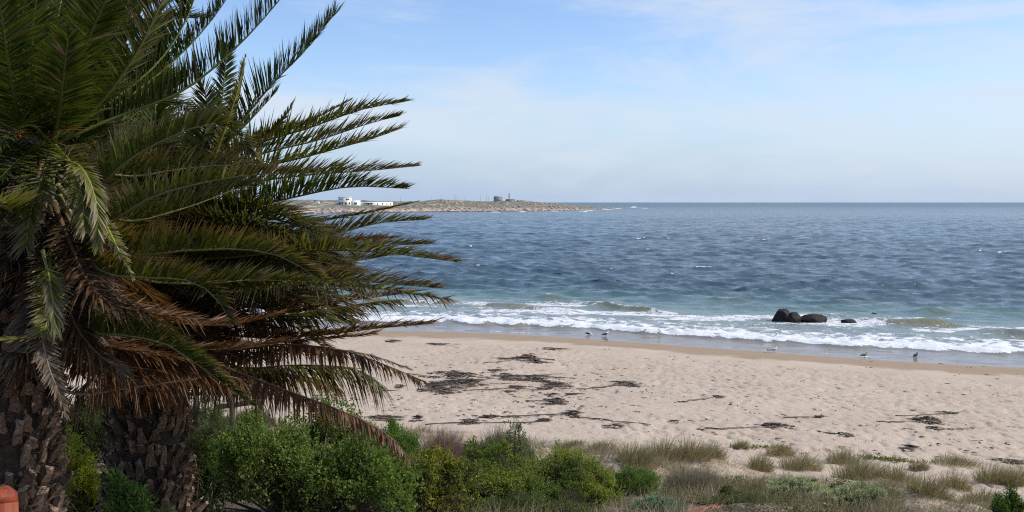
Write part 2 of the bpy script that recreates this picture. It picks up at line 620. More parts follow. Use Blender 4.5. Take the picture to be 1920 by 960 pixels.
# far whitecaps
wc1 = n.noise(n.mapping(pos, scale=(.10, .03, 1)), 1.0, 3, .6)
wc2 = n.noise(n.mapping(pos, scale=(.012, .008, 1)), 1.0, 2, .5)
wc = n.m('MULTIPLY', n.ss(n.m('ADD', wc1, n.m('MULTIPLY', wc2, .18)), .83, .87), n.ss(tA, 160, 320))
fm = n.m('MAXIMUM', fm, n.m('MULTIPLY', wc, .8))
foamc = n.mix(n.ss(fn2, .35, .65), (0.66, 0.67, 0.67), (0.84, 0.85, 0.86))
c = n.mix(fm, c, foamc)
n.l.new(c, b.inputs['Base Color'])
n.put(b.inputs['Roughness'], n.m('ADD', n.ss(tA, 60, 2500, .17, .32), n.m('MULTIPLY', fm, .6)))
b.inputs['IOR'].default_value = 1.333
bp = n.new('ShaderNodeBump')
bp.inputs['Distance'].default_value = 0.35
n.put(bp.inputs['Strength'], n.ss(tA, 3, 14, 0.04, 0.75))
h1 = n.noise(n.mapping(pos, scale=(.75, 1.1, 1)), 1.6, 6, .62, .3)
h2 = n.noise(n.mapping(pos, rot=(0, 0, .25), scale=(.10, .22, 1)), 1.0, 5, .6, .2)
hh = n.m('ADD', n.m('MULTIPLY', h1, .55), n.m('MULTIPLY', h2, n.ss(tA, 120, 500, .3, 6.0)))
n.l.new(n.m('ADD', hh, n.m('MULTIPLY', n.m('MULTIPLY', fnz, fm), 0.5)), bp.inputs['Height'])
chop = n.new('ShaderNodeTexNoise')
n.l.new(n.mapping(pos, scale=(.50, 1.15, 1)), chop.inputs['Vector'])
chop.inputs['Scale'].default_value = 1.0
chop.inputs['Detail'].default_value = 5
v1 = n.new('ShaderNodeVectorMath', operation='SUBTRACT')
n.l.new(chop.outputs[1], v1.inputs[0])
v1.inputs[1].default_value = (.5, .5, .5)
v2 = n.new('ShaderNodeVectorMath', operation='MULTIPLY')
n.l.new(v1.outputs[0], v2.inputs[0])
kk = n.ss(tA, 10, 300, 0.35, 1.25)
n.l.new(n.comb(n.m('MULTIPLY', kk, .7), kk, 0.0), v2.inputs[1])
v3 = n.new('ShaderNodeVectorMath', operation='ADD')
n.l.new(n.new('ShaderNodeNewGeometry').outputs['Normal'], v3.inputs[0])
n.l.new(v2.outputs[0], v3.inputs[1])
v4 = n.new('ShaderNodeVectorMath', operation='NORMALIZE')
n.l.new(v3.outputs[0], v4.inputs[0])
n.l.new(v4.outputs[0], bp.inputs['Normal'])
n.l.new(bp.outputs[0], b.inputs['Normal'])
sea = mesh_np("sea", np.stack([sxx.ravel(), syy.ravel(), sz.ravel()], 1), polar_rows(len(ths), len(Rs))[:, ::-1], m_sea, smooth=True,
              attrs={"offshore": t_off.ravel(), "foam": foam.ravel(), "silt": silt.ravel()})
tag(sea, "choppy dark blue sea with whitecaps and white surf along the sand", kind="structure")

# ------------------------------------------------------------------ headland across the bay
HW = np.array([(-300, 405), (300, 404), (530, 402), (640, 399.5), (735, 398.5), (860, 397), (1000, 396), (1060, 394.5), (1120, 392.5), (1182, 391)])
HT = np.array([(-300, 371), (300, 374), (530, 376.8), (560, 375.4), (600, 375.5), (640, 376), (700, 377), (760, 378), (785, 377.6), (800, 376), (830, 374.6), (860, 376),
               (900, 377.6), (950, 377), (990, 377.6), (1020, 380.5), (1060, 384), (1100, 387.2), (1150, 389.4), (1182, 390.6)])
HQ = [-30, -6, 0, 3, 8, 16, 30, 60, 100, 150, 180, 230, 320]


def head_at(u, q):
    """headland surface seen along photo column u, q metres behind its waterline"""
    u = np.asarray(u, float)
    vw = np.interp(u, HW[:, 0], HW[:, 1])
    Yw = CAMZ * F / (vw - 379.0)
    tip = sstep(u, 1182, 1000)
    depth = 0.35 + 0.65 * tip
    Yt = Yw + 180 * depth
    zt = CAMZ + (379.0 - np.interp(u, HT[:, 0], HT[:, 1])) / F * Yt
    prof = np.interp(q, HQ, [-4, -1, 0, .12, .20, .26, .30, .42, .62, .92, 1.0, .95, -.4])
    Y = Yw + np.asarray(q) * depth
    x = (u - 960.0) / F * Y
    rough = (fbm(x * .10, Y * .07, 55, 4) - .48) * 2.2 * sstep(q, 0, 8) * (1 - sstep(q, 210, 300)) * (0.35 + .65 * tip)
    return x, Y, np.where(prof < 0, prof * 2, prof * zt) + rough


hu = np.concatenate([np.linspace(-300, 500, 80)[:-1], np.linspace(500, 1182, 520)])
hq = np.concatenate([[-30, -6, -2], np.linspace(0, 30, 16), np.linspace(36, 230, 34), [270, 320]])
U_, Q_ = np.meshgrid(hu, hq, indexing='xy')
hx, hy, hz = head_at(U_, Q_)
m_head, n, b = mat("headland_scrub")
pos = n.new('ShaderNodeTexCoord').outputs['Object']
qa = n.attr("back", 2)
f1 = n.noise(n.mapping(pos, scale=(1, .5, 1)), .05, 5, .65)
f2 = n.noise(n.mapping(pos, scale=(1, .5, 1)), .22, 5, .7)
scrub = n.mix(n.ss(f2, .36, .64), (0.085, 0.082, 0.052), (0.27, 0.235, 0.165))
scrub = n.mix(n.ss(f1, .55, .66), scrub, (0.40, 0.33, 0.25))
rock = n.mix(n.ss(f2, .34, .62), (0.19, 0.145, 0.115), (0.50, 0.405, 0.335))
c = n.mix(n.ss(n.m('ADD', qa, n.m('MULTIPLY', n.m('SUBTRACT', f1, .5), 60)), 14, 40), rock, scrub)
c = n.mix(n.ss(qa, 3.0, 0.5), c, (0.07, 0.055, 0.045))
n.l.new(c, b.inputs['Base Color'])
b.inputs['Roughness'].default_value = .9
hd = mesh_np("headland", np.stack([hx.ravel(), hy.ravel(), hz.ravel()], 1), polar_rows(len(hu), len(hq)), m_head, attrs={"back": Q_.ravel()})
tag(hd, "low rocky headland with olive scrub across the bay", kind="structure")

m_white = simple("white_render", (0.78, 0.77, 0.74), .85, .06, .4, 0)
m_pane = simple("dark_window_glass", (0.03, 0.035, 0.045), .25, .2, 1, 0)
m_grey = simple("grey_cladding", (0.33, 0.33, 0.34), .8, .12, .6, 0)
m_dark = simple("dark_roofing", (0.22, 0.18, 0.15), .85, .15, .6, 0)
m_steel = simple("weathered_steel", (0.20, 0.21, 0.22), .6, .1, 2, 0)
m_palesteel = simple("pale_painted_steel", (0.50, 0.52, 0.52), .6, .1, 2, 0)


def on_head(u, q):
    x, y, z = head_at(np.array([u]), np.array([q]))
    return float(x[0]), float(y[0]), float(z[0])


def block(root, name, m, x0, x1, y0, y1, z0, z1, parent=None):
    mb = MB()
    mb.box(x0, x1, y0, y1, z0, z1)
    return mb.build(name, m, parent or root)


# white guesthouse with its square tower
bx, by, bz = on_head(645, 95)
S_ = by / F                                    # metres per photo pixel out there
house = empty("white_building", (bx, by, bz - .3))
house.rotation_euler = (0, 0, math.radians(42))
tag(house, "long white flat roofed building with square tower on the far headland", "building")
K = S_
tw = block(house, "tower", m_white, 0, 18 * K, 0, 19 * K, -3, 15.6 * K)
block(house, "parapet", m_white, -.4 * K, 18.4 * K, -.4 * K, 19.4 * K, 15.6 * K + .02, 16.7 * K, tw)


def front_window(a, c_, z0, z1):
    f_ = block(house, "window", m_pane, a * K, c_ * K, -.22 * K, .1 * K, z0 * K, z1 * K)
    block(house, "sill", m_white, (a - .3) * K, (c_ + .3) * K, -.5 * K, -.23 * K, (z0 - .5) * K, z0 * K - .02, f_)


for w_ in ((2.5, 6.5, 2, 7), (11, 14, 3, 6.5), (4.5, 12.5, 11.2, 13.6)):
    front_window(*w_)
for (a, c_, z0, z1) in ((3, 6, 3, 7), (9, 12, 3, 7), (14, 17, 3, 7), (5, 7.5, 10.5, 13.5), (12, 14.5, 10.5, 13.5)):
    block(house, "window", m_pane, -.22 * K, .1 * K, a * K, c_ * K, z0 * K, z1 * K)
block(house, "annex", m_white, 3 * K, 15 * K, 19.1 * K, 32 * K, -3, 8.5 * K)
block(house, "middle_block", m_white, 18.1 * K, 36 * K, -1.5 * K, 14 * K, -3, 10 * K)
block(house, "window", m_pane, 22 * K, 28 * K, -1.75 * K, -1.4 * K, 2.4 * K, 6.4 * K)
wing = block(house, "wing", m_white, 36.1 * K, 112 * K, 0, 14 * K, -3, 8.0 * K)
block(house, "roof", m_dark, 35.6 * K, 112.5 * K, -.5 * K, 14.5 * K, 8.0 * K + .03, 8.7 * K)
pg = block(house, "porch", m_steel, 43 * K, 66 * K, -4.4 * K, -.05, 5.2 * K, 5.7 * K)
for a in (43.3, 50, 57, 65.2):
    block(house, "post", m_steel, a * K, (a + .5) * K, -4.2 * K, -3.8 * K, -2, 5.18 * K, pg)
for a, c_ in ((52, 56), (61, 63), (75, 77), (86, 88.5), (97, 98.5), (105, 106.5)):
    block(house, "window", m_pane, a * K, c_ * K, -.2 * K, .12 * K, 2.0 * K, 5.0 * K)
# little house to its left
hx_, hy_, hz_l = on_head(594, 120)
lh = empty("small_house", (hx_, hy_, hz_l - .2))
tag(lh, "tiny pale cottage left of the white building on the headland", "house")
block(lh, "wall", m_white, -2.3, 2.3, 0, 3, -.8, 1.9)
mb = MB()
mb.add([(-2.6, -.3, 1.92), (2.6, -.3, 1.92), (2.6, 3.3, 1.92), (-2.6, 3.3, 1.92), (-2.6, 1.5, 2.9), (2.6, 1.5, 2.9)],
       [(0, 1, 5, 4), (2, 3, 4, 5), (0, 4, 3), (1, 2, 5), (3, 2, 1, 0)])
mb.build("roof", m_dark, lh)
block(lh, "window", m_pane, .5, 1.3, -.05, .1, .6, 1.3)
# grey shed on the ridge
gx_, gy_, gz_ = on_head(934, 172)
sh = empty("grey_shed", (gx_, gy_, gz_ - .2))
tag(sh, "boxy grey gabled shed on the ridge of the headland", "shed")
k2 = gy_ / F
block(sh, "wall", m_grey, -8.3 * k2, 8.3 * k2, 0, 8, -1, 6.3 * k2)
mb = MB()
mb.add([(-8.9 * k2, -.4, 6.3 * k2 + .02), (8.9 * k2, -.4, 6.3 * k2 + .02), (8.9 * k2, 8.4, 6.3 * k2 + .02), (-8.9 * k2, 8.4, 6.3 * k2 + .02),
        (-6.6 * k2, 4, 10.4 * k2), (6.6 * k2, 4, 10.4 * k2)], [(0, 1, 5, 4), (2, 3, 4, 5), (0, 4, 3), (1, 2, 5), (3, 2, 1, 0)])
mb.build("roof", m_grey, sh)
block(sh, "door", m_pane, -1.5 * k2, 1.5 * k2, -.08, .1, -.8, 3.6 * k2)
# low dark building and long pale store beside it
gx_, gy_, gz_ = on_head(957, 165)
ld = empty("low_building", (gx_, gy_, gz_ - .2))
tag(ld, "low dark roofed building between the grey shed and the mast", "building")
block(ld, "wall", m_grey, -9 * k2, 9 * k2, 0, 7, -1, 2.6 * k2)
mb = MB()
mb.add([(-10 * k2, -.5, 2.6 * k2 + .02), (10 * k2, -.5, 2.6 * k2 + .02), (10 * k2, 7.5, 2.6 * k2 + .02), (-10 * k2, 7.5, 2.6 * k2 + .02),
        (-8 * k2, 3.5, 4.6 * k2), (8 * k2, 3.5, 4.6 * k2)], [(0, 1, 5, 4), (2, 3, 4, 5), (0, 4, 3), (1, 2, 5), (3, 2, 1, 0)])
mb.build("roof", m_dark, ld)
gx_, gy_, gz_ = on_head(980, 172)
st = empty("store_building", (gx_, gy_, gz_ - .2))
tag(st, "long pale grey store at the seaward end of the headland buildings", "building")
block(st, "wall", m_palesteel, -11 * k2, 11 * k2, 0, 5, -1, 2.5 * k2)
block(st, "roof", m_grey, -11.3 * k2, 11.3 * k2, -.3, 5.3, 2.5 * k2 + .02, 3.0 * k2)
# signal mast with platforms
gx_, gy_, gz_ = on_head(955, 176)
mt = empty("signal_mast", (gx_, gy_, gz_))
tag(mt, "pale lattice mast with two platforms behind the low dark building", "mast")
k2 = gy_ / F
mb = MB()
for a, c_ in ((-1, -1), (1, -1), (1, 1), (-1, 1)):
    mb.tube([(a * 1.5 * k2, c_ * 1.5 * k2, -.5), (a * .7 * k2, c_ * .7 * k2, 13 * k2)], .2, 4)
for i in range(6):
    z0, z1 = i * 2.1 * k2, (i + 1) * 2.1 * k2
    w0, w1 = (1.5 - .8 * z0 / (13 * k2)) * k2, (1.5 - .8 * z1 / (13 * k2)) * k2
    mb.tube([(-w0, -w0, z0), (w1, -w1, z1)], .14, 4)
    mb.tube([(w0, w0, z0), (-w1, w1, z1)], .14, 4)
mb.build("lattice", m_palesteel, mt)
block(mt, "platform", m_palesteel, -2.4 * k2, 2.4 * k2, -2 * k2, 2 * k2, 9.0 * k2, 9.8 * k2)
block(mt, "platform", m_palesteel, -2.6 * k2, 2.6 * k2, -2 * k2, 2 * k2, 13 * k2 + .02, 13.9 * k2)
mb = MB()
mb.tube([(0, 0, 13.9 * k2), (0, 0, 17 * k2)], .18, 5)
mb.build("antenna", m_palesteel, mt)
# poles
for u_, h_, q_, lb in ((728, 5, 150, "short thin pole at the right end of the white building"),
                       (751, 12, 160, "tallest thin mast standing right of the white building"),
                       (809, 7.5, 165, "lone thin pole on the left slope of the bouldery knoll"),
                       (827, 9, 170, "thin pole on top of the bouldery knoll"),
                       (851, 10.5, 172, "left pole of the close trio right of the knoll"),
                       (854.5, 12, 175, "middle and tallest pole of the close trio right of the knoll"),
                       (858, 8, 172, "right pole of the close trio right of the knoll"),
                       (872, 9, 172, "lone thin pole between the pole trio and the grey shed"),
                       (901, 15, 172, "faint tall pole left of the grey shed"),
                       (912.5, 16, 174, "tallest faint pole next to the grey shed"),
                       (916, 9, 170, "short pole nearest the grey shed")):
    gx_, gy_, gz_ = on_head(u_, q_)
    k2 = gy_ / F
    mb = MB()
    mb.tube([(0, 0, -.5), (0, 0, h_ * k2)], [.12, .08], 5)
    mb.tube([(-.6, 0, h_ * k2 * .93), (.6, 0, h_ * k2 * .93)], .05, 4)
    o = mb.build("pole", m_steel)
    o.location = (gx_, gy_, gz_)
    tag(o, lb, "pole", "thin poles on the headland")


# ------------------------------------------------------------------ rocks
def lump(r, seed, sub=4, rough=.18, sc=(1, 1, 1), freq=1.3):
    """irregular boulder out of a subdivided ball"""
    import bmesh
    bm = bmesh.new()
    bmesh.ops.create_icosphere(bm, subdivisions=sub, radius=1.0)
    V = np.array([v.co[:] for v in bm.verts])
    Fc = np.array([[v.index for v in f.verts] for f in bm.faces])
    bm.free()
    d = fbm(V[:, 0] * freq + V[:, 2] * .7 + seed, V[:, 1] * freq - V[:, 2] * .9 + seed * 2, seed, 4) - .5
    d2 = fbm(V[:, 0] * 4 + V[:, 2] * 2.7 + seed, V[:, 1] * 4 - V[:, 2] * 2.9, seed + 5, 3) - .5
    V = V * (1 + d * rough * 3.4 + d2 * rough * 1.6)[:, None] * np.asarray(sc) * r
    return V, Fc


m_rock, n, b = mat("wet_black_rock")
pos = n.new('ShaderNodeTexCoord').outputs['Object']
f1 = n.noise(pos, 3.5, 6, .65)
n.l.new(n.mix(n.ss(f1, .35, .72), (0.007, 0.006, 0.006), (0.026, 0.021, 0.018)), b.inputs['Base Color'])
n.put(b.inputs['Roughness'], n.ss(f1, .3, .7, .55, .9))
b.inputs['Specular IOR Level'].default_value = .3
bp = n.new('ShaderNodeBump')
bp.inputs['Strength'].default_value = .8
bp.inputs['Distance'].default_value = .08
n.l.new(n.noise(pos, 6, 6, .65), bp.inputs['Height'])
n.l.new(bp.outputs[0], b.inputs['Normal'])
for u0, u1, vt, vb, sd, lb in ((1453, 1492, 578, 604, 3, "largest black boulder with a rounded top standing in the surf"),
                               (1482, 1507, 584, 606, 11, "black boulder leaning on the right side of the largest one"),
                               (1508, 1559, 590, 606, 8, "broad low black boulder in the surf right of the leaning pair"),
                               (1583, 1612, 599, 606, 15, "small dark rock awash right of the broad black boulder"),
                               (1636, 1651, 586.5, 591, 21, "tiny dark rock tip farthest right and farthest out in the surf")):
    Y = CAMZ * F / (vb - 379.0)
    k2 = Y / F
    cxp = ((u0 + u1) / 2 - 960) * k2
    wd, ht = (u1 - u0) * k2 * .94, (vb - vt) * k2 * .88
    V, Fc = lump(1.0, sd, 4, .13)
    ext = V.max(0) - V.min(0)
    for pk in range(9):                              # broken, flattened faces
        pn = np.random.default_rng(sd * 31 + pk).normal(size=3)
        pn /= np.linalg.norm(pn)
        over = np.maximum(0, V @ pn - (.70 + .03 * (pk % 4)))
        V = V - .8 * np.outer(over, pn)
    V = (V - (V.max(0) + V.min(0)) / 2) / ext * np.array([wd * 1.12, wd * .9, ht * 2.1])
    V[:, 2] += ht - V[:, 2].max()
    o = mesh_np("boulder", V, Fc, m_rock, smooth=True)
    o.location = (cxp, Y + wd * .35, 0)
    tag(o, lb, "boulder", "black boulders in the surf")

# pale boulders scattered over the headland
Vs, Fs, nn = [], [], 0
br = np.random.default_rng(12)
for k in range(420):
    u_ = br.uniform(540, 1165)
    q_ = br.uniform(-3, 26) if k % 3 else br.uniform(40, 170)
    if q_ > 30 and not (780 < u_ < 1060):
        continue
    x_, y_, z_ = on_head(u_, q_)
    V, Fc = lump(br.uniform(.6, 2.0), k, 1, .2, (1.2, 1.0, .75))
    Vs.append(V + np.array([x_, y_, z_]))
    Fs.append(Fc + nn)
    nn += len(V)
m_hrock = simple("headland_rock", (0.38, 0.31, 0.26), .9, .35, .15, 0)
o = mesh_np("shore_rocks", np.concatenate(Vs), np.concatenate(Fs), m_hrock)
tag(o, "pinkish granite rocks strewn along the headland shore", kind="stuff")


# ------------------------------------------------------------------ sea birds
m_feather, n, b = mat("feathers")
n.l.new(n.attr("Col"), b.inputs['Base Color'])
b.inputs['Roughness'].default_value = .75
m_beak = simple("beak_horn", (0.55, 0.38, 0.06), .5, .1, 9, 0)
m_leg = simple("bird_leg", (0.30, 0.24, 0.15), .6, .1, 9, 0)


def loft(P, rx, rz, cols, k=10):
    P = np.asarray(P, float)
    T = np.gradient(P, axis=0)
    T /= np.linalg.norm(T, axis=1)[:, None]
    side = np.array([0, 1.0, 0])
    V, Fc, Cc = [], [], []
    for i in range(len(P)):
        up = np.cross(T[i], side)
        up /= np.linalg.norm(up)
        for j in range(k):
            a = 2 * math.pi * j / k
            V.append(P[i] + side * rx[i] * math.cos(a) + up * rz[i] * math.sin(a))
            Cc.append(cols[i])
    for i in range(len(P) - 1):
        for j in range(k):
            a, b_ = i * k + j, i * k + (j + 1) % k
            Fc.append((a, b_, b_ + k, a + k))
    return np.array(V), np.array(Fc), np.array(Cc)


def bird(u, v, yaw, kind, label, size=1.0, pose="stand"):
    p = hit(u, v)
    root = empty("dark_bird" if kind == "dark" else "seagull", p - np.array([0, 0, .012]))
    root.rotation_euler = (0, 0, math.radians(yaw))
    root.scale = (size * .84,) * 3
    tag(root, label, "bird", "sea birds at the water's edge")
    wh, gr, bk, br_ = (.82, .82, .80), (.30, .31, .33), (.02, .02, .022), (.20, .16, .12)
    body = {"gull": wh, "blackback": wh, "young": (.34, .29, .23), "dark": bk}[kind]
    wing = {"gull": gr, "blackback": bk, "young": br_, "dark": bk}[kind]
    if pose == "peck":
        P = [(-.30, 0, .24), (-.22, 0, .23), (-.12, 0, .215), (0, 0, .205), (.10, 0, .195), (.16, 0, .175), (.21, 0, .13), (.245, 0, .10), (.28, 0, .075)]
    else:
        P = [(-.30, 0, .155), (-.22, 0, .175), (-.12, 0, .20), (0, 0, .22), (.09, 0, .25), (.125, 0, .30), (.145, 0, .355), (.175, 0, .385), (.215, 0, .388)]
    rx = [.035, .05, .078, .092, .075, .048, .036, .040, .014]
    rz = [.010, .03, .068, .090, .078, .050, .038, .038, .014]
    V, Fc, Cc = loft(P, rx, rz, [body] * 9)
    mesh_np("body", V, Fc, m_feather, Cc, root, smooth=True)
    h = np.array(P[-1])
    d = np.array(P[-1]) - np.array(P[-2])
    d /= np.linalg.norm(d)
    mb = MB()
    mb.tube([h - d * .01, h + d * .03, h + d * .06 + np.array([0, 0, -.008])], [.013, .010, .003], 6)
    mb.build("beak", m_beak, root)
    for s in (-1, 1):
        mb = MB()
        mb.tube([(.0, s * .035, .15), (-.012, s * .037, .075), (.0, s * .037, .012)], .008, 5)
        mb.box(-.01, .05, s * .037 - .02, s * .037 + .02, 0.0, .010)
        mb.build("leg", m_leg, root)
        # folded wing, tips crossing over the tail
        Pw = np.array([(.10, s * .070, .245), (.03, s * .088, .25), (-.08, s * .082, .232), (-.20, s * .055, .205), (-.33, s * .02, .185)])
        if pose == "peck":
            Pw[:, 2] += [-.04, -.03, .0, .03, .065]
        V, Fc, Cc = loft(Pw, [.012, .02, .02, .016, .004], [.02, .058, .062, .04, .012], [wing, wing, wing, wing, bk if kind != "young" else br_], 8)
        mesh_np("wing", V, Fc, m_feather, Cc, root, smooth=True)


bird(1104, 630, 5, "blackback", "black backed gull pecking at the wet sand, farthest left of the birds", 1.05, "peck")
bird(1136, 632, 20, "blackback", "black backed white gull upright in the film of water behind another gull", 1.2)
bird(1139, 641, -10, "gull", "small white and grey gull on the sand just in front of the upright gull", .8)
bird(1441, 661, 60, "young", "grey brown gull standing upright, left bird of the close pair", .95)
bird(1452, 661, 15, "gull", "white headed grey gull facing right, right bird of the close pair", 1.05)
bird(1621, 671, 5, "young", "mottled brown gull alone at the water's edge right of the boulders", 1.0)
bird(1717, 672, 40, "dark", "all black bird standing at the water's edge, farthest right", 1.05)


# ------------------------------------------------------------------ kelp
m_kelp, n, b = mat("drying_kelp")
n.l.new(n.attr("Col"), b.inputs['Base Color'])
b.inputs['Roughness'].default_value = .6
krng = np.random.default_rng(5)


def kelp(u0, u1, v0, v1, label, cnt, tail=None, hump=.10, dense=.5):
    """a drift of stalks and fronds thrown on the sand"""
    um, vm = (u0 + u1) / 2, (v0 + v1) / 2
    cpt = hit(um, vm)
    a, b_ = hit(u0, vm), hit(u1, vm)
    f_, k_ = hit(um, v1), hit(um, v0)
    hw = abs(b_[0] - a[0]) / 2
    hd_ = max(.12, abs(k_[1] - f_[1]) / 2 - hump * 1.5)
    mb = MB()
    ang0 = krng.normal(0, .12)
    nst = int(np.clip(cnt / 22, 2, 9))
    stx, sty = krng.uniform(-.55, .55, nst), np.linspace(-.85, .85, nst) * (1 if nst > 2 else .4) + krng.normal(0, .1, nst)
    stl, sts = krng.uniform(.35, .95, nst), krng.normal(0, .25, nst)
    for i in range(int(cnt * .75)):
        rr_ = math.sqrt(krng.uniform()) * (1 if krng.uniform() < dense else .55)
        t = krng.uniform(0, 6.283)
        k_ = krng.integers(0, nst)                 # one of the streaks the swell left
        f_2 = krng.normal(0, .42)
        cx = (stx[k_] + f_2 * stl[k_]) * hw
        cy = (sty[k_] + sts[k_] * f_2 + krng.normal(0, .10)) * hd_
        rr_ = min(1.0, math.hypot(cx / hw, cy / hd_))
        if vnoise(cpt[0] * 3 + cx * 2.2 + 50, cpt[1] * 3 + cy * 4.5 + 50, 19) < .40 and i % 4:
            continue
        L = krng.uniform(.2, .95) * (1.0 if hw > .6 else .6) * (.5 if i % 5 == 0 else 1)
        an = ang0 + krng.normal(0, .5)
        curve = krng.normal(0, 1.7)
        top = 1.3 * hump * max(0.0, 1 - rr_ ** 1.5)
        P = []
        for s in np.linspace(-.5, .5, 6):
            aa = an + curve * s
            x = cpt[0] + cx + math.cos(aa) * L * s
            y = cpt[1] + cy + math.sin(aa) * L * s * .8
            P.append((x, y, 0))
        P = np.array(P)
        P[:, 2] = ground_z(P[:, 0], P[:, 1]) + .012 + top * krng.uniform(.2, 1) + np.abs(krng.normal(0, .014, 6))
        r = krng.uniform(.010, .028)
        if i % 5 == 0:
            r *= 1.9
        tone = krng.uniform()
        colr = np.array([.016, .012, .010]) * (1 - tone ** 1.5) + np.array([.22, .155, .105]) * tone ** 1.5
        mb.tube(P, r * np.array([.5, 1, 1.1, 1, .8, .3]), 4, True, colr, .6)
    if tail:
        for tl in tail:
            P = np.array([hit(u, v) for u, v in tl])
            tt = np.linspace(0, 1, len(P))
            ts = np.linspace(0, 1, len(P) * 6)
            for q in range(2):
                Q = np.stack([np.interp(ts, tt, P[:, j]) for j in range(3)], 1)
                Q[:, 0] += (vnoise(ts * 9 + q, ts * 0 + u0, 7) - .5) * .18
                Q[:, 1] += (vnoise(ts * 8 + q * 3, ts * 0 + v0, 8) - .5) * .35
                Q[:, 2] = ground_z(Q[:, 0], Q[:, 1]) + .02
                mb.tube(Q, .018 * np.linspace(1.2, .5, len(Q)), 4, True, (.06, .042, .03), .7)
    o = mb.build("kelp_pile", m_kelp, None, False, True)
    return tag(o, label, "seaweed", "kelp washed up on the sand")


kelp(955, 1040, 671, 682, "dark arched heap of kelp alone on the upper beach nearest the water", 240, [[(905, 681), (930, 679), (960, 676)]], .26, .8)
kelp(798, 890, 697, 712, "brown kelp drift at the left end of the big tangle, upper strand", 200, [[(765, 702), (800, 706)], [(880, 700), (915, 708)]], .10)
kelp(912, 956, 694, 702, "small brown kelp patch above the middle of the big tangle", 90, None, .07)
kelp(784, 872, 713, 741, "widest kelp heap at the lower left of the big tangle", 330, None, .13)
kelp(838, 925, 714, 726, "blackish kelp ridge in the middle of the big tangle", 230, [[(900, 722), (960, 719)]], .16)
kelp(905, 1062, 704, 716, "long straight kelp strand along the top right of the big tangle", 300, [[(1000, 705), (1056, 701)], [(880, 706), (930, 711)]], .08, .7)
kelp(1000, 1066, 715, 733, "kelp heap at the right end of the big tangle", 190, None, .10)
kelp(925, 990, 724, 735, "thin loose kelp scraps along the bottom of the big tangle", 70, [[(870, 733), (930, 731), (985, 727)]], .04)
kelp(1140, 1198, 716, 726, "dark kelp stalk bundle with a long tail to its left", 110, [[(1082, 731), (1120, 728), (1150, 724)], [(1110, 728), (1150, 724), (1180, 721)]], .10)
kelp(1020, 1076, 748, 760, "compact brown kelp patch below the big tangle", 150, [[(985, 753), (1025, 752)]], .10, .8)
kelp(1026, 1046, 739, 744, "short kelp scrap just above the compact brown patch", 40, None, .05)
kelp(1062, 1086, 738, 744, "flat kelp scrap between the compact patch and the tailed bundle", 40, None, .04)
kelp(1060, 1094, 773, 785, "knotted kelp clump in the middle of a long strand on the lower beach", 110, [[(905, 783), (950, 781), (1010, 778), (1065, 775)], [(1092, 784), (1120, 786), (1150, 791), (1190, 793), (1217, 796)], [(940, 784), (1000, 779), (1060, 778)]], .12, .8)
kelp(902, 934, 780, 787, "left end clump of the long lower strand of kelp", 60, None, .06)
kelp(858, 900, 788, 797, "kelp clump in the strand lying nearest the bushes", 90, [[(795, 796), (830, 795), (870, 793), (930, 795), (1000, 792), (1035, 791)]], .07, .8)
kelp(1005, 1036, 787, 795, "right end clump of the strand lying nearest the bushes", 60, None, .06)
kelp(1146, 1170, 799, 805, "small dark kelp stub below the end of the long lower strand", 45, [[(1130, 799), (1150, 800)]], .08)
kelp(1425, 1485, 796, 804, "dark straight kelp bundle near the dune with a thin tail left", 110, [[(1308, 807), (1330, 806), (1370, 804), (1430, 801)]], .07, .8)
kelp(1715, 1762, 786, 797, "dark humped kelp bundle on the right of the beach", 140, [[(1648, 792), (1680, 792), (1725, 790)]], .14, .8)
kelp(1768, 1788, 773, 778, "thin kelp stalk above the dark humped bundle", 30, [[(1682, 781), (1720, 779), (1770, 776), (1806, 773)]], .04)
kelp(1692, 1726, 833, 852, "loose scatter of small dark kelp pieces near the dune edge", 34, None, .05, .9)
kelp(1338, 1352, 743, 749, "tip clump of a thin kelp stalk alone in mid beach", 26, [[(1270, 755), (1300, 751), (1340, 746)]], .05)
kelp(1860, 1915, 864, 870, "dark kelp stalk lying at the dune edge on the far right", 70, None, .05, .8)
kelp(735, 760, 720, 733, "faint kelp scraps at the left of the beach beside the palm tips", 60, [[(710, 735), (750, 732)]], .04)
kelp(690, 760, 781, 790, "low kelp drift behind the bright green bush", 110, None, .06)
kelp(780, 790, 782, 790, "small kelp knot right of the drift behind the bright green bush", 30, [[(770, 791), (792, 790)]], .08)
kelp(780, 842, 643, 649, "thin line of weed on the damp sand at the upper left", 60, None, .03)
kelp(1000, 1056, 652, 657, "thin line of weed on the damp sand below the left gulls", 55, None, .03)
kelp(715, 755, 637, 643, "weed line on the damp sand closest to the palm fronds", 55, None, .04)
kelp(1528, 1548, 780, 786, "small dark kelp knot on a thin stalk in mid right beach", 28, [[(1475, 785), (1530, 784)]], .06)
kelp(1560, 1598, 812, 822, "loose kelp twigs near the dune in the right half", 26, [[(1550, 814), (1600, 818)]], .04)
kelp(1745, 1790, 802, 808, "thin curved kelp stalk below the dark humped bundle", 20, [[(1745, 806), (1790, 806), (1825, 803)]], .03)

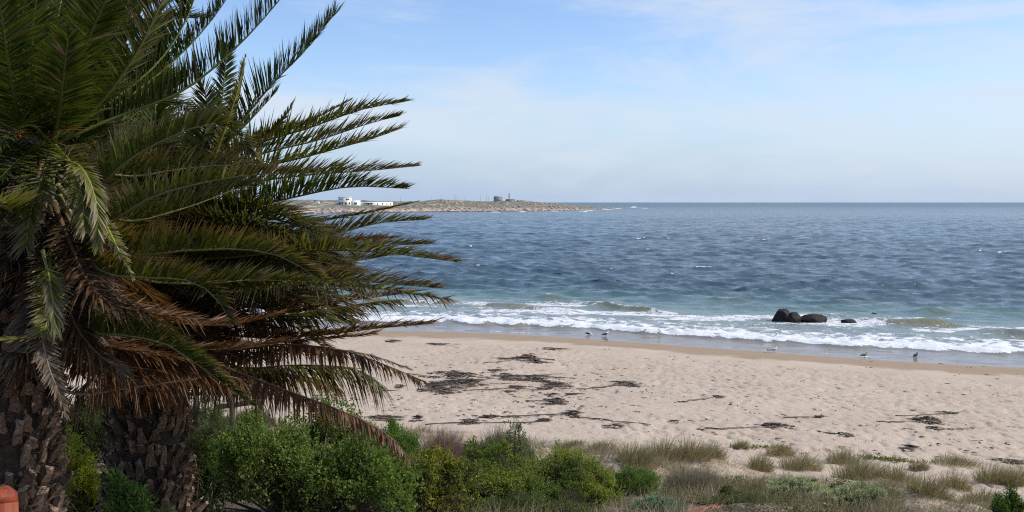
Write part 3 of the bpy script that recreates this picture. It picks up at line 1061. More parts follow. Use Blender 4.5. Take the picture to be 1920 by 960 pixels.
# crumbs of weed all over the upper beach
mb = MB()
k = 0
while k < 480:
    u_, v_ = krng.uniform(660, 1920), krng.uniform(648, 860)
    dens = .15 + .85 * math.exp(-((u_ - 1000) / 330) ** 2 - ((v_ - 735) / 70) ** 2)
    if krng.uniform() > dens:
        continue
    k += 1
    p = hit(u_, v_)
    if inland(p[0], p[1]) > 33.5:
        continue
    for q in range(krng.integers(1, 4)):
        an, L = krng.normal(0, 1.0), krng.uniform(.03, .13)
        c0 = p + np.array([krng.normal(0, .12), krng.normal(0, .12), 0])
        P = np.array([c0 + np.array([math.cos(an) * L * s, math.sin(an) * L * s, .02 * (1 - abs(s))]) for s in (-1, -.3, .3, 1)])
        P[:, 2] = ground_z(P[:, 0], P[:, 1]) + .01
        tone = krng.uniform()
        mb.tube(P, krng.uniform(.010, .026) * np.array([.3, 1, .8, .2]), 4, True, np.array([.04, .028, .02]) * (1 - tone) + np.array([.13, .09, .06]) * tone, .8)
o = mb.build("weed_crumbs", m_kelp, None, False, True)
tag(o, "small scraps of dried weed scattered over the sand", kind="stuff")

# ------------------------------------------------------------------ foliage helpers
def unit(v):
    return v / (np.linalg.norm(v, axis=-1, keepdims=True) + 1e-9)


def blades(base, d, wv, L, wid, col, ctip=None, u=(0, .35, .7, 1), prof=(.5, 1, .75, .06), droop=None):
    """flat tapered blades as strips of quads"""
    n_, k = len(base), len(u)
    V = np.empty((n_, k, 2, 3))
    Cc = np.empty((n_, k, 2, 3))
    ctip = col if ctip is None else ctip
    for i, t in enumerate(u):
        c = base + d * (L * t)[:, None]
        if droop is not None:
            c = c + np.outer(droop * L * t * t, [0, 0, -1.0]) if np.ndim(droop) else c
        hw = wv * (wid * prof[i] * .5)[:, None]
        V[:, i, 0], V[:, i, 1] = c - hw, c + hw
        f = float(sstep(t, .45, 1))
        Cc[:, i, :] = (col * (1 - f) + ctip * f)[:, None, :]
    idx = np.arange(n_)[:, None] * (2 * k)
    q = [np.stack([idx[:, 0] + 2 * i, idx[:, 0] + 2 * i + 1, idx[:, 0] + 2 * i + 3, idx[:, 0] + 2 * i + 2], 1) for i in range(k - 1)]
    return V.reshape(-1, 3), np.concatenate(q), Cc.reshape(-1, 3)


def rhombs(base, d, wv, L, wid, col):
    """small pointed leaves, one four-cornered face each"""
    n_ = len(base)
    mid = base + d * (L * .5)[:, None]
    hw = wv * (wid * .5)[:, None]
    V = np.stack([base, mid - hw, base + d * L[:, None], mid + hw], 1)
    return V.reshape(-1, 3), np.arange(4 * n_).reshape(-1, 4), np.repeat(col, 4, 0)


def rdir(r, n_):
    return unit(r.normal(size=(n_, 3)))


m_leaf = leafy("shrub_leaf", .42, .6, .18)
m_dryleaf = leafy("dry_stalk", .34, .75, .15, (1.1, 1.05, .9))
m_frond = leafy("palm_leaflet", .38, .42, .26, (1.3, 1.3, .55))
m_bark = simple("shrub_bark", (0.085, 0.065, 0.05), .9, .3, 12, .5)


def sub_lobes(lobes, seed):
    """smaller shoots standing proud of a crown, so that it has bays and shoulders"""
    r = np.random.default_rng(seed + 900)
    out = []
    for l in lobes:
        for k in range(4):
            d = rdir(r, 1)[0]
            d[2] = abs(d[2]) * .9 + .1
            d[1] -= .35
            d /= np.linalg.norm(d)
            c = l[:3] + d * l[3:6] * r.uniform(.75, .98)
            out.append(np.concatenate([c, l[3:6] * r.uniform(.26, .42)]))
    return out


def shrub(name, label, lobes, seed, n_spr, per, ll, lw, c1, c2, cyoung=(.12, .16, .03), up=.35, spread=.7, flowers=None, cat="shrub", young=.25, shell=.62, group=None, base=None):
    """bush: woody stems, and leaves set round thousands of sprig ends"""
    r = np.random.default_rng(seed)
    SHRUB_FOOT.extend((l[0], l[1], l[3], l[4]) for l in lobes)
    lobes = [np.array(l, float) for l in lobes]
    lobes = lobes + sub_lobes(lobes, seed)
    A = np.array([l[3] * l[4] + l[3] * l[5] + l[4] * l[5] for l in lobes])
    pick = r.choice(len(lobes), n_spr, p=A / A.sum())
    Lb = np.array(lobes)[pick]
    nd = rdir(r, n_spr)
    nd[:, 2] = np.where(nd[:, 2] < -.35, -nd[:, 2], nd[:, 2])
    lump_ = 1 + .42 * (vnoise(nd[:, 0] * 2.6 + Lb[:, 0] * 3 + 9, nd[:, 1] * 2.6 + nd[:, 2] * 3.1 + Lb[:, 1] + 9, seed) - .5) * 2
    rad = lump_ * (shell + (1.02 - shell) * np.sqrt(r.uniform(size=n_spr))) + (r.uniform(size=n_spr) < .05) * .10
    pos_ = Lb[:, :3] + nd * Lb[:, 3:6] * rad[:, None]
    inside = np.zeros(n_spr, bool)
    for k, l in enumerate(lobes):
        q = np.linalg.norm((pos_ - l[:3]) / l[3:6], axis=1)
        inside |= (q < .52) & (pick != k)
    ok = (~inside) & (pos_[:, 2] > ground_z(pos_[:, 0], pos_[:, 1]) + .01)
    pos_, nd, rad = pos_[ok], nd[ok], rad[ok]
    m = len(pos_)
    sd = unit(nd * .8 + np.array([0, 0, up]) + r.normal(size=(m, 3)) * .35)
    tone = r.uniform(size=(m, 1))
    huge = vnoise(pos_[:, 0] * 2.2, pos_[:, 1] * 2.2 + pos_[:, 2] * 2.0, seed + 3)[:, None]
    ctw = np.array(c1) * (1 - tone) + np.array(c2) * tone
    isy = (sstep(huge, .42, .75) * young * 2.2 * (r.uniform(size=(m, 1)) < .75))
    ctw = ctw * (1 - isy) + np.array(cyoung) * isy
    P = np.repeat(pos_, per, 0)
    D = np.repeat(sd, per, 0)
    Ct = np.repeat(ctw, per, 0)
    off = np.tile(np.linspace(-1.6, .3, per), m)[:, None] * ll
    n2 = len(P)
    P = P + D * off + r.normal(size=(n2, 3)) * ll * .22
    ld = unit(D * (1 - spread) + rdir(r, n2) * spread + np.array([0, 0, .15]))
    wv = unit(np.cross(ld, rdir(r, n2)))
    L = ll * r.uniform(.6, 1.25, n2)
    Ct = Ct * r.uniform(.7, 1.3, (n2, 1))
    V, Fc, Cc = rhombs(P, ld, wv, L, np.full(n2, lw) * r.uniform(.95, 1.4, n2), Ct)
    l0 = lobes[0]
    bx_, by_ = (base if base is not None else (np.mean([l[0] for l in lobes]), np.mean([l[1] for l in lobes])))
    root = empty(name, (bx_, by_, gz(bx_, by_)))
    o0 = np.array([bx_, by_, gz(bx_, by_)])
    tag(root, label, cat, group)
    lv = mesh_np("leaves", V - o0, Fc, m_leaf, Cc, root)
    lv["kind"] = "stuff"
    mb = MB()
    for l in lobes:
        for k in range(5):
            tgt = l[:3] + rdir(r, 1)[0] * l[3:6] * .72
            tgt[2] = max(tgt[2], gz(tgt[0], tgt[1]) + .08)
            b0 = o0 + np.array([r.normal(0, .06), r.normal(0, .06), -.05])
            mid = (b0 + tgt) / 2 + r.normal(size=3) * .08
            mid[2] = max(mid[2], gz(mid[0], mid[1]) + .04)
            t3 = np.linspace(0, 1, 6)[:, None]
            Pp = b0 * (1 - t3) ** 2 + 2 * mid * t3 * (1 - t3) + tgt * t3 ** 2
            mb.tube(Pp - o0, np.linspace(.022, .006, 6) * (1 + l[3]), 5, True)
    mb.build("stems", m_bark, root)
    if flowers:
        nf, fc = flowers
        ii = r.choice(len(pos_), nf)
        mbp = pos_[ii] + nd[ii] * .03
        d_ = unit(nd[ii] + r.normal(size=(nf, 3)) * .3)
        Vf, Ff, Cf = [], [], []
        for a in range(3):
            t1 = unit(np.cross(d_, rdir(r, nf)))
            v_, f_, c_ = blades(mbp - t1 * .011, t1, unit(np.cross(t1, d_)), np.full(nf, .026), np.full(nf, .012), np.tile(np.array(fc), (nf, 1)), None, (0, .5, 1), (.5, 1, .5))
            Ff.append(f_ + sum(len(x) for x in Vf))
            Vf.append(v_)
            Cf.append(c_)
        fo = mesh_np("flowers", np.concatenate(Vf) - o0, np.concatenate(Ff), m_leaf, np.concatenate(Cf), root)
        fo["kind"] = "stuff"
    return root


def box_lobes(u0, u1, vt, Y, n_, seed, depth=None, low=0.0, flat=1.0):
    """a handful of crown lobes filling the width and height a bush has at Y metres"""
    r = np.random.default_rng(seed)
    k = Y / F
    x0, x1 = (u0 - 960) * k, (u1 - 960) * k
    zt = at(960, vt, Y)[2]
    w_ = x1 - x0
    dp = depth or w_ * .6
    out = []
    for i in range(n_):
        f = (i + .5) / n_
        x = x0 + w_ * (f * .72 + .14) + r.normal(0, .03 * w_)
        y = Y + dp * r.uniform(-.32, .32)
        g0 = gz(x, y)
        env = 1 - .42 * abs(2 * f - 1) ** 1.7
        h = max(.12, 1.10 * (zt - g0) * env * r.uniform(.86, 1.0))
        rx = w_ / n_ * r.uniform(.75, 1.1) + .04 * w_
        out.append((x, y, g0 + h * .42 + low, rx, max(rx * .8, dp * .33), h * .58 * flat))
    return out


# ------------------------------------------------------------------ shrubs on the dune
SHRUB_FOOT = []
G1, G2 = (.088, .138, .032), (.225, .290, .080)
shrub("coastal_shrub", "largest bright green leafy shrub, in front of the right hand palm trunk",
      box_lobes(345, 640, 794, 12.6, 4, 1) + box_lobes(500, 715, 748, 13.3, 4, 2) + box_lobes(560, 785, 815, 12.2, 3, 3),
      101, 10500, 7, .036, .021, G1, G2, (.13, .19, .035), flowers=(70, (.72, .58, .03)))
shrub("coastal_shrub", "yellow flecked olive shrub at the right foot of the largest bush",
      box_lobes(690, 890, 852, 12.9, 4, 5), 102, 3600, 7, .034, .018, (.085, .105, .03), (.165, .195, .05), (.30, .27, .04), flowers=(150, (.75, .56, .02)), young=.28)
shrub("coastal_shrub", "dark green leathery shrub in the middle of the foreground bushes",
      box_lobes(838, 1010, 832, 15.2, 3, 6) + box_lobes(850, 1030, 880, 14.4, 3, 7), 103, 5200, 7, .036, .018, (.075, .115, .03), (.165, .21, .055), (.24, .26, .05), young=.35)
shrub("coastal_shrub", "yellow green shrub at the right end of the foreground bushes",
      box_lobes(985, 1150, 842, 15.4, 4, 8) + box_lobes(1030, 1150, 895, 14.8, 3, 9), 104, 4800, 7, .038, .012, (.085, .12, .032), (.16, .20, .055), (.25, .28, .06), young=.5, up=.7, spread=.5)
shrub("round_shrub", "round fine leaved dark green shrub alone right of the yellow green bush",
      box_lobes(1132, 1238, 880, 16.4, 3, 10, .8), 105, 2600, 9, .042, .006, (.08, .135, .035), (.15, .22, .06), (.22, .27, .06), up=.8, spread=.45)
shrub("coastal_shrub", "bright green low shrub at the edge of the sand behind the drooping frond",
      box_lobes(690, 778, 783, 17.2, 3, 11, .9), 106, 1900, 8, .045, .012, (.08, .15, .03), (.13, .22, .05), (.13, .20, .04), up=.7, spread=.5)
shrub("grey_shrub", "pale grey green leafy shrub between the brown twiggy bush and the dark bush",
      box_lobes(930, 1005, 806, 18, 3, 12, .6), 107, 1200, 8, .04, .013, (.13, .15, .09), (.20, .22, .14), (.22, .24, .12), up=.9, spread=.4)
shrub("tall_shrub", "tall willowy grey green bush seen between the two palm trunks",
      box_lobes(88, 218, 752, 16.0, 4, 13), 108, 3000, 9, .075, .010, (.055, .075, .032), (.11, .13, .055), (.13, .14, .04), up=1.2, spread=.35)
shrub("yellow_shrub", "small lime yellow bush low between the two palm trunks",
      box_lobes(92, 165, 838, 12.0, 3, 14, .5) + box_lobes(110, 205, 872, 11.8, 3, 15, .5), 109, 1500, 8, .042, .016, (.15, .18, .04), (.29, .32, .06), (.48, .44, .05), young=.6)
shrub("broadleaf_plant", "glossy broad leaved green plant at the foot of the right palm trunk",
      box_lobes(188, 300, 906, 9.2, 3, 16, .45), 110, 520, 8, .085, .022, (.07, .12, .03), (.14, .21, .055), (.10, .17, .05), up=.9, spread=.6, cat="plant")
shrub("grey_shrub", "soft grey green bush right of the right palm trunk below the fence",
      box_lobes(335, 470, 790, 17.5, 4, 17), 111, 2600, 8, .055, .009, (.070, .085, .045), (.13, .135, .07), (.15, .17, .05), up=1.0, spread=.45)
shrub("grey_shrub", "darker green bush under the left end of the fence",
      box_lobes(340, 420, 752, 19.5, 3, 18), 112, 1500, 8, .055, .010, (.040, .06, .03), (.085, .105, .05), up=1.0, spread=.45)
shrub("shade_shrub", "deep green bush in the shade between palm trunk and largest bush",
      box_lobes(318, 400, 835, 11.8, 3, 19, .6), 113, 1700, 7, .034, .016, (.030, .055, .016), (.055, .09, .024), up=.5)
shrub("low_shrub", "low grey green undergrowth below the dark middle bush at the frame bottom",
      box_lobes(820, 1165, 932, 13.6, 6, 20, .7), 114, 2600, 8, .04, .010, (.060, .080, .035), (.12, .135, .055), (.16, .18, .05), up=.8)
SV1, SV2 = (.29, .30, .225), (.50, .50, .40)
for i, (u0, u1, vt, Y, lb) in enumerate((
        (1440, 1550, 898, 16.6, "silvery shrub with brown heart, left of the silvery pair at the bottom"),
        (1535, 1665, 905, 16.0, "wide silvery shrub, right of the silvery pair at the bottom"),
        (1345, 1430, 925, 15.6, "dull green low shrub right of the red soil patch"))):
    shrub("silver_shrub", lb, box_lobes(u0, u1, vt, Y, 4, 30 + i, .6), 120 + i, 2600, 8, .034, .012, SV1 if i < 2 else (.08, .10, .045), SV2 if i < 2 else (.15, .17, .08), (.24, .26, .15), up=.8, spread=.5)
shrub("green_shrub", "small vivid green shrub in the bottom right corner", box_lobes(1884, 1950, 926, 16.6, 3, 40, .5), 130, 900, 8, .04, .013, (.05, .10, .02), (.10, .17, .03), (.16, .22, .04), up=.7)
shrub("green_shrub", "small yellow green shrub in the grass above the silvery pair", box_lobes(1555, 1618, 900, 17.6, 3, 41, .5), 131, 600, 8, .04, .012, (.08, .10, .025), (.15, .17, .03), (.22, .22, .04), up=.7)
shrub("green_shrub", "dull dark green bushlet left of the yellow green one in the grass", box_lobes(1512, 1568, 905, 17.3, 3, 42, .5), 132, 600, 8, .04, .010, (.05, .06, .03), (.10, .10, .045), up=.7)
# blue grey succulent
shrub("succulent", "blue grey stubby leaved succulent at the bottom left of the red soil", box_lobes(1165, 1292, 932, 14.7, 5, 43, .5), 133, 560, 9, .055, .017, (.13, .19, .15), (.20, .27, .21), (.22, .29, .22), up=1.6, spread=.45, cat="plant")


def twigs(name, label, u0, u1, vt, Y, seed, n_, c1, c2, wid=.006, group=None, lean=.25, kind=None, spread=.55):
    """dry fine-stemmed bush"""
    r = np.random.default_rng(seed)
    k = Y / F
    xc, hw = ((u0 + u1) / 2 - 960) * k, (u1 - u0) / 2 * k
    zt = at(960, vt, Y)[2]
    t = r.uniform(0, 6.283, n_)
    rr_ = np.sqrt(r.uniform(size=n_))
    bx_, by_ = xc + np.cos(t) * rr_ * hw * .85, Y + np.sin(t) * rr_ * hw * .6
    g0 = ground_z(bx_, by_)
    H = np.maximum(.10, (zt - g0)) * (1 - .5 * rr_ ** 2)
    lump_ = .75 + .5 * vnoise(bx_ * 3, by_ * 3, seed)
    zb = g0 + H * r.uniform(0, .62, n_) * lump_
    base = np.stack([bx_, by_, zb], 1)
    d = unit(np.stack([np.cos(t) * rr_ * .6 + lean, np.sin(t) * rr_ * .5, np.full(n_, .9)], 1) + r.normal(size=(n_, 3)) * spread * .6)
    L = H * r.uniform(.25, .5, n_) * lump_
    wv = unit(np.cross(d, rdir(r, n_)))
    tone = r.uniform(size=(n_, 1))
    col = (np.array(c1) * (1 - tone) + np.array(c2) * tone)
    V, Fc, Cc = blades(base, d, wv, L, wid * r.uniform(.6, 1.4, n_), col, col * 1.15, (0, .5, 1), (.7, 1, .2))
    root = empty(name, (xc, Y, gz(xc, Y)))
    o0 = np.array([xc, Y, gz(xc, Y)])
    tag(root, label, "bush", group)
    tw_ = mesh_np("twigs", V - o0, Fc, m_dryleaf, Cc, root)
    tw_["kind"] = "stuff"
    mb = MB()
    for q in range(14):
        a = r.uniform(0, 6.283)
        e_ = np.array([math.cos(a) * hw * .6, math.sin(a) * hw * .4, max(.1, (zt - o0[2]) * .6)])
        mb.tube([np.array([0, 0, -.05]), e_ * .5 + r.normal(size=3) * .03, e_], [.014, .009, .004], 4)
    mb.build("stems", m_bark, root)


twigs("dry_bush", "pinkish brown dry twiggy bush under the tip of the drooping frond", 762, 888, 803, 17.6, 201, 9000, (.22, .15, .12), (.38, .28, .225))
twigs("dry_bush", "grey brown twiggy bush at the sand's edge in the middle", 855, 985, 795, 19.8, 202, 9000, (.13, .115, .075), (.26, .22, .15))
twigs("dry_bush", "dark brown twiggy growth between the yellow flecked and dark bushes", 800, 900, 905, 13.6, 203, 3500, (.09, .06, .045), (.18, .13, .10), .005)
twigs("dry_bush", "grey stick bush among the yellow green leaves at the right end", 1030, 1100, 905, 14.6, 204, 3000, (.13, .10, .08), (.22, .18, .14), .005)
twigs("dry_bush", "straw coloured wiry bush on the dune right of the round shrub", 1240, 1370, 868, 18.6, 205, 6500, (.20, .17, .12), (.34, .29, .21), .006)
twigs("dry_bush", "brown grassy bush behind the fence", 400, 520, 762, 26, 206, 4500, (.15, .12, .08), (.24, .20, .13), .008)
twigs("dry_bush", "dead brown twig pile at the foot of the largest bush", 640, 700, 930, 11.8, 207, 2200, (.10, .07, .05), (.2, .14, .1), .005)

# ------------------------------------------------------------------ dune grass
def tuft(u, vb, hpx, wpx, label, seed, n_=None, tone_=0.0):
    r = np.random.default_rng(seed)
    p = hit(u, vb)
    k = p[1] / F
    H, hw = hpx * k * 1.2, wpx * k * .66
    n_ = n_ or int(420 + 900 * hw)
    t = r.uniform(0, 6.283, n_)
    rr_ = r.uniform(size=n_) ** .7
    bx_, by_ = np.cos(t) * rr_ * hw * .72, np.sin(t) * rr_ * hw * .55
    zb = ground_z(p[0] + bx_, p[1] + by_) - p[2] - .02
    base = np.stack([bx_, by_, zb], 1)
    d = unit(np.stack([np.cos(t) * rr_ * .45 + .22 + r.normal(0, .2, n_), np.sin(t) * rr_ * .4 + r.normal(0, .2, n_), np.ones(n_)], 1))
    L = H * r.uniform(.35, 1.35, n_) * (1 - .45 * rr_ ** 2)
    wv = unit(np.cross(d, rdir(r, n_)))
    q = r.uniform(size=(n_, 1))
    c = np.array([.17, .165, .07]) * (1 - q) + np.array([.42, .36, .20]) * q
    c = c * (1 + tone_)
    V, Fc, Cc = blades(base, d, wv, L, np.full(n_, .0065) * r.uniform(.6, 1.4, n_), c, c * .6 + np.array([.12, .1, .06]), droop=r.uniform(.1, .5, n_))
    o = mesh_np("dune_grass_tuft", V, Fc, m_dryleaf, Cc)
    o.location = p
    return tag(o, label, "grass tuft", "tufts of dune grass along the foredune")


for i, (u, vb, h, w_, lb) in enumerate((
        (1060, 842, 16, 70, "short thin grass fringe on the sand edge right of the grey green shrub"),
        (1125, 846, 18, 90, "low wide grass fringe left of the tall crest tufts"),
        (1195, 868, 42, 80, "leftmost tall grass tuft on the foredune crest"),
        (1245, 862, 44, 80, "dark dense grass tuft second from left on the foredune crest"),
        (1298, 862, 46, 70, "tallest grass tuft on the foredune crest"),
        (1335, 858, 34, 50, "thin grass tuft at the right end of the tall crest tufts"),
        (1388, 840, 18, 30, "small lone grass sprout on the sand behind the crest"),
        (1425, 880, 34, 44, "small round grass tuft alone on the white sand slope"),
        (1462, 852, 24, 55, "grass tuft with green base behind the lone round tuft"),
        (1500, 880, 38, 80, "leaning grass tuft above the silvery shrubs"),
        (1578, 868, 32, 60, "dark topped grass tuft on the dune's middle"),
        (1605, 900, 56, 90, "largest grass tuft in the middle of the right dune"),
        (1680, 902, 36, 90, "feathery brown grass tuft right of the largest one"),
        (1722, 880, 20, 36, "small dark grass tuft beside the creeping yellow green line"),
        (1790, 872, 22, 90, "low grass clump on the skyline of the right sand knoll"),
        (1740, 928, 44, 80, "green tinged grass tuft below the sand knoll"),
        (1790, 915, 36, 60, "grass tuft leaning over the bare sand knoll"),
        (1860, 905, 42, 70, "tall grass tuft left of the frame's right edge"),
        (1905, 910, 46, 60, "grass tuft cut by the right edge of the frame"),
        (1420, 925, 36, 110, "wide straw grass tuft below the lone round tuft"),
        (1330, 925, 40, 90, "straw and green grass tuft above the red soil"),
        (1655, 938, 36, 80, "grey grass tuft right of the wide silvery shrub"),
        (1845, 945, 34, 80, "straw grass tuft left of the vivid green corner shrub"))):
    tuft(u, vb, h, w_, lb, 300 + i)

# loose grass and dry stalks between the tufts
r = np.random.default_rng(44)
NG = 290000
gx_ = r.uniform(-9, 14, NG)
gy_ = r.uniform(11.5, 33, NG)
s_ = inland(gx_, gy_)
mask = sstep(s_, 37.2, 40.5) * sstep(fbm(gx_ * .55 + 4, gy_ * .7, 66, 3), .36, .52) * (0.15 + .85 * sstep(fbm(gx_ * 1.7, gy_ * 1.9, 67, 2), .35, .62))
mask = np.maximum(mask, 1.0 * sstep(s_ + 3 * (fbm(gx_ * .4, gy_ * .4, 65, 2) - .5), 39.5, 43.5))
mask = mask * (.45 + .55 * sstep(fbm(gx_ * .9 + 31, gy_ * 1.0, 64, 3), .40, .58))
for fx_, fy_, frx, fry in SHRUB_FOOT:
    mask = mask * sstep(np.hypot((gx_ - fx_) / (frx + .05), (gy_ - fy_) / (fry + .35)), .75, 1.0)
ok = r.uniform(size=NG) < mask
gx_, gy_ = gx_[ok], gy_[ok]
n_ = len(gx_)
base = np.stack([gx_, gy_, ground_z(gx_, gy_) - .02], 1)
d = unit(np.stack([.25 + r.normal(0, .35, n_), r.normal(0, .35, n_), np.full(n_, .9)], 1))
L = r.uniform(.12, .42, n_) * (1 + .35 * sstep(s_[ok], 41, 47)) * (.35 + 1.15 * vnoise(gx_ * 1.1, gy_ * 1.1, 68))
q = r.uniform(size=(n_, 1))
hue = sstep(vnoise(gx_ * .6 + 7, gy_ * .6, 69), .35, .7)[:, None]
c = (np.array([.16, .155, .075]) * (1 - q) + np.array([.33, .285, .165]) * q) * (1 - hue) + (np.array([.27, .22, .145]) * (1 - q) + np.array([.52, .43, .30]) * q) * hue
V, Fc, Cc = blades(base, d, unit(np.cross(d, rdir(r, n_))), L, np.full(n_, .0065) * r.uniform(.6, 1.5, n_), c, c * .6 + np.array([.11, .09, .055]), (0, .5, 1), (.6, 1, .08), droop=r.uniform(.1, .6, n_))
o = mesh_np("dune_grass", V, Fc, m_dryleaf, Cc)
tag(o, "thin straw coloured grass and stalks over the dune", kind="stuff")

# low leafy ground cover and dwarf shrubs between them
NG = 30000
gx_ = r.uniform(-9, 14, NG)
gy_ = r.uniform(11, 28, NG)
s_ = inland(gx_, gy_)
mask = sstep(s_, 40, 45) * sstep(fbm(gx_ * .8 + 14, gy_ * .9, 76, 3), .42, .56)
ok = r.uniform(size=NG) < mask
gx_, gy_ = np.repeat(gx_[ok], 9), np.repeat(gy_[ok], 9)
n_ = len(gx_)
gx_, gy_ = gx_ + r.normal(0, .06, n_), gy_ + r.normal(0, .06, n_)
base = np.stack([gx_, gy_, ground_z(gx_, gy_) + r.uniform(0, .14, n_)], 1)
d = unit(rdir(r, n_) + np.array([0, 0, .7]))
hue = sstep(vnoise(gx_ * .5 + 7, gy_ * .5, 79), .3, .7)[:, None]
c = (np.array([.26, .265, .19]) * (1 - hue) + np.array([.10, .105, .05]) * hue) * r.uniform(.6, 1.35, (n_, 1))
V, Fc, Cc = rhombs(base, d, unit(np.cross(d, rdir(r, n_))), r.uniform(.03, .07, n_), np.full(n_, .017), c)
o = mesh_np("ground_cover", V, Fc, m_leaf, Cc)
tag(o, "low grey green creeping plants between the dune grass", kind="stuff")

# creeping yellow green succulent lines on the dune edge
Vs, Fs, Cs, nn = [], [], [], 0
for (ua, va, ub, vb, cnt) in ((1366, 839, 1480, 842, 190), (1615, 859, 1700, 866, 260), (1700, 866, 1755, 869, 60)):
    pa, pb = hit(ua, va), hit(ub, vb)
    t = r.uniform(size=cnt)
    x = pa[0] + (pb[0] - pa[0]) * t + r.normal(0, .05, cnt)
    y = pa[1] + (pb[1] - pa[1]) * t + r.normal(0, .12, cnt)
    base = np.stack([x, y, ground_z(x, y)], 1)
    d = unit(rdir(r, cnt) * .7 + np.array([0, 0, 1]))
    c = np.array([.15, .165, .05]) * r.uniform(.6, 1.3, (cnt, 1))
    v_, f_, c_ = blades(base, d, unit(np.cross(d, rdir(r, cnt))), r.uniform(.05, .11, cnt), np.full(cnt, .03), c, None, (0, .5, 1), (.8, 1, .4))
    Vs.append(v_)
    Fs.append(f_ + nn)
    Cs.append(c_)
    nn += len(v_)
o = mesh_np("creeping_succulent", np.concatenate(Vs), np.concatenate(Fs), m_leaf, np.concatenate(Cs))
tag(o, "yellow green succulent mat creeping along the dune edge", kind="stuff")

# bare red soil by the succulent
V, Fc = [], []
pc = hit(1300, 951)
nx, ny = 40, 14
X, Yy = np.meshgrid(np.linspace(-.42, .5, nx), np.linspace(-.5, .16, ny))
Zz = ground_z(pc[0] + X, pc[1] + Yy) + .03 * sstep(1 - ((X - .04) / .44) ** 2 - ((Yy + .15) / .30) ** 2, 0, .5) - .02 * (1 - sstep(1 - ((X - .04) / .46) ** 2 - ((Yy + .15) / .33) ** 2, -.1, .2)) + .02 * (fbm(X * 6, Yy * 6, 3, 3) - .5)
m_soil = simple("red_soil", (0.40, 0.19, 0.115), .95, .2, 9, .6)
o = mesh_np("red_soil", np.stack([pc[0] + X.ravel(), pc[1] + Yy.ravel(), Zz.ravel()], 1), polar_rows(nx, ny), m_soil, smooth=True)
tag(o, "bare patch of reddish soil at the bottom edge", kind="structure")
mb = MB()
for (a, b_) in (((1262, 944), (1335, 950)), ((1300, 952), (1345, 955))):
    P = np.linspace(hit(*a), hit(*b_), 6)
    P[:, 2] = ground_z(P[:, 0], P[:, 1]) + .05
    P[:, 1] += r.normal(0, .02, 6)
    o = MB()
    o.tube(P, np.linspace(.014, .008, 6), 5)
    o = o.build("dry_stick", m_bark)
    tag(o, "longer dry stick lying above the red soil" if a[0] == 1262 else "shorter dry stick lying across the red soil", "stick")

# ------------------------------------------------------------------ boardwalk fence under the fronds
m_wood = simple("weathered_timber", (0.055, 0.045, 0.037), .9, .3, 8, .4)
fy = 24.0
fr = empty("wooden_fence", (at(435, 760, fy)[0], fy, gz(at(435, 760, fy)[0], fy)))
o0 = np.array(fr.location)
tag(fr, "weathered timber rail fence on the sand under the palm fronds", "fence")
for u, dyy in ((368, .5), (435, 0), (489, .3), (300, .8)):
    x = at(u, 760, fy + dyy)[0]
    zt = at(u, 731, fy + dyy)[2]
    g0 = gz(x, fy + dyy)
    mb = MB()
    mb.box(x - .055, x + .055, fy + dyy - .055, fy + dyy + .055, g0 - .3, zt)
    mb.build("post", m_wood, fr).location = -o0
mb = MB()
a, b_ = at(404, 764, fy - .09), at(492, 752, fy + .2)
mb.tube([a, b_], .062, 4)
mb.build("rail", m_wood, fr).location = -o0
mb = MB()
mb.tube([at(290, 742, fy + .75), at(436, 735, fy - .09)], .05, 4)
mb.build("rail", m_wood, fr).location = -o0

# ------------------------------------------------------------------ red varnished post close by
m_red, n, b = mat("red_varnished_wood")
pos = n.new('ShaderNodeTexCoord').outputs['Object']
f1 = n.noise(n.mapping(pos, scale=(60, 60, 3)), 1.0, 6, .6, .4)
f2 = n.noise(pos, 22, 4, .6)
c = n.mix(n.ss(f1, .3, .7), (0.15, 0.026, 0.011), (0.31, 0.066, 0.022))
c = n.mix(n.ss(f2, .55, .75), c, (0.10, 0.020, 0.012))
n.l.new(c, b.inputs['Base Color'])
b.inputs['Roughness'].default_value = .55
b.inputs['Specular IOR Level'].default_value = .25
py_ = 2.6
xr_, zt_ = at(34, 921, py_)[0], at(20, 921, py_)[2]
pw = .10
ya_ = math.atan2(-xr_, py_)
post = empty("red_post", (xr_ - pw / 2 * math.cos(ya_) - pw / 2 * math.sin(ya_), py_ - pw / 2 * math.sin(ya_) + pw / 2 * math.cos(ya_), gz(xr_, py_)))
post.rotation_euler = (0, 0, ya_)
tag(post, "red varnished wooden post with chamfered top in the bottom left corner", "post")
h_ = zt_ - post.location[2]
mb = MB()
mb.box(-pw / 2, pw / 2, -pw / 2, pw / 2, 0, h_ - .028)
mb.build("shaft", m_red, post)
mb = MB()
a, t_ = pw / 2, pw / 2 - .024
mb.add([(-a, -a, h_ - .0279), (a, -a, h_ - .0279), (a, a, h_ - .0279), (-a, a, h_ - .0279), (-t_, -t_, h_), (t_, -t_, h_), (t_, t_, h_), (-t_, t_, h_)],
       [(0, 1, 5, 4), (1, 2, 6, 5), (2, 3, 7, 6), (3, 0, 4, 7), (4, 5, 6, 7), (3, 2, 1, 0)])
mb.build("cap", m_red, post)

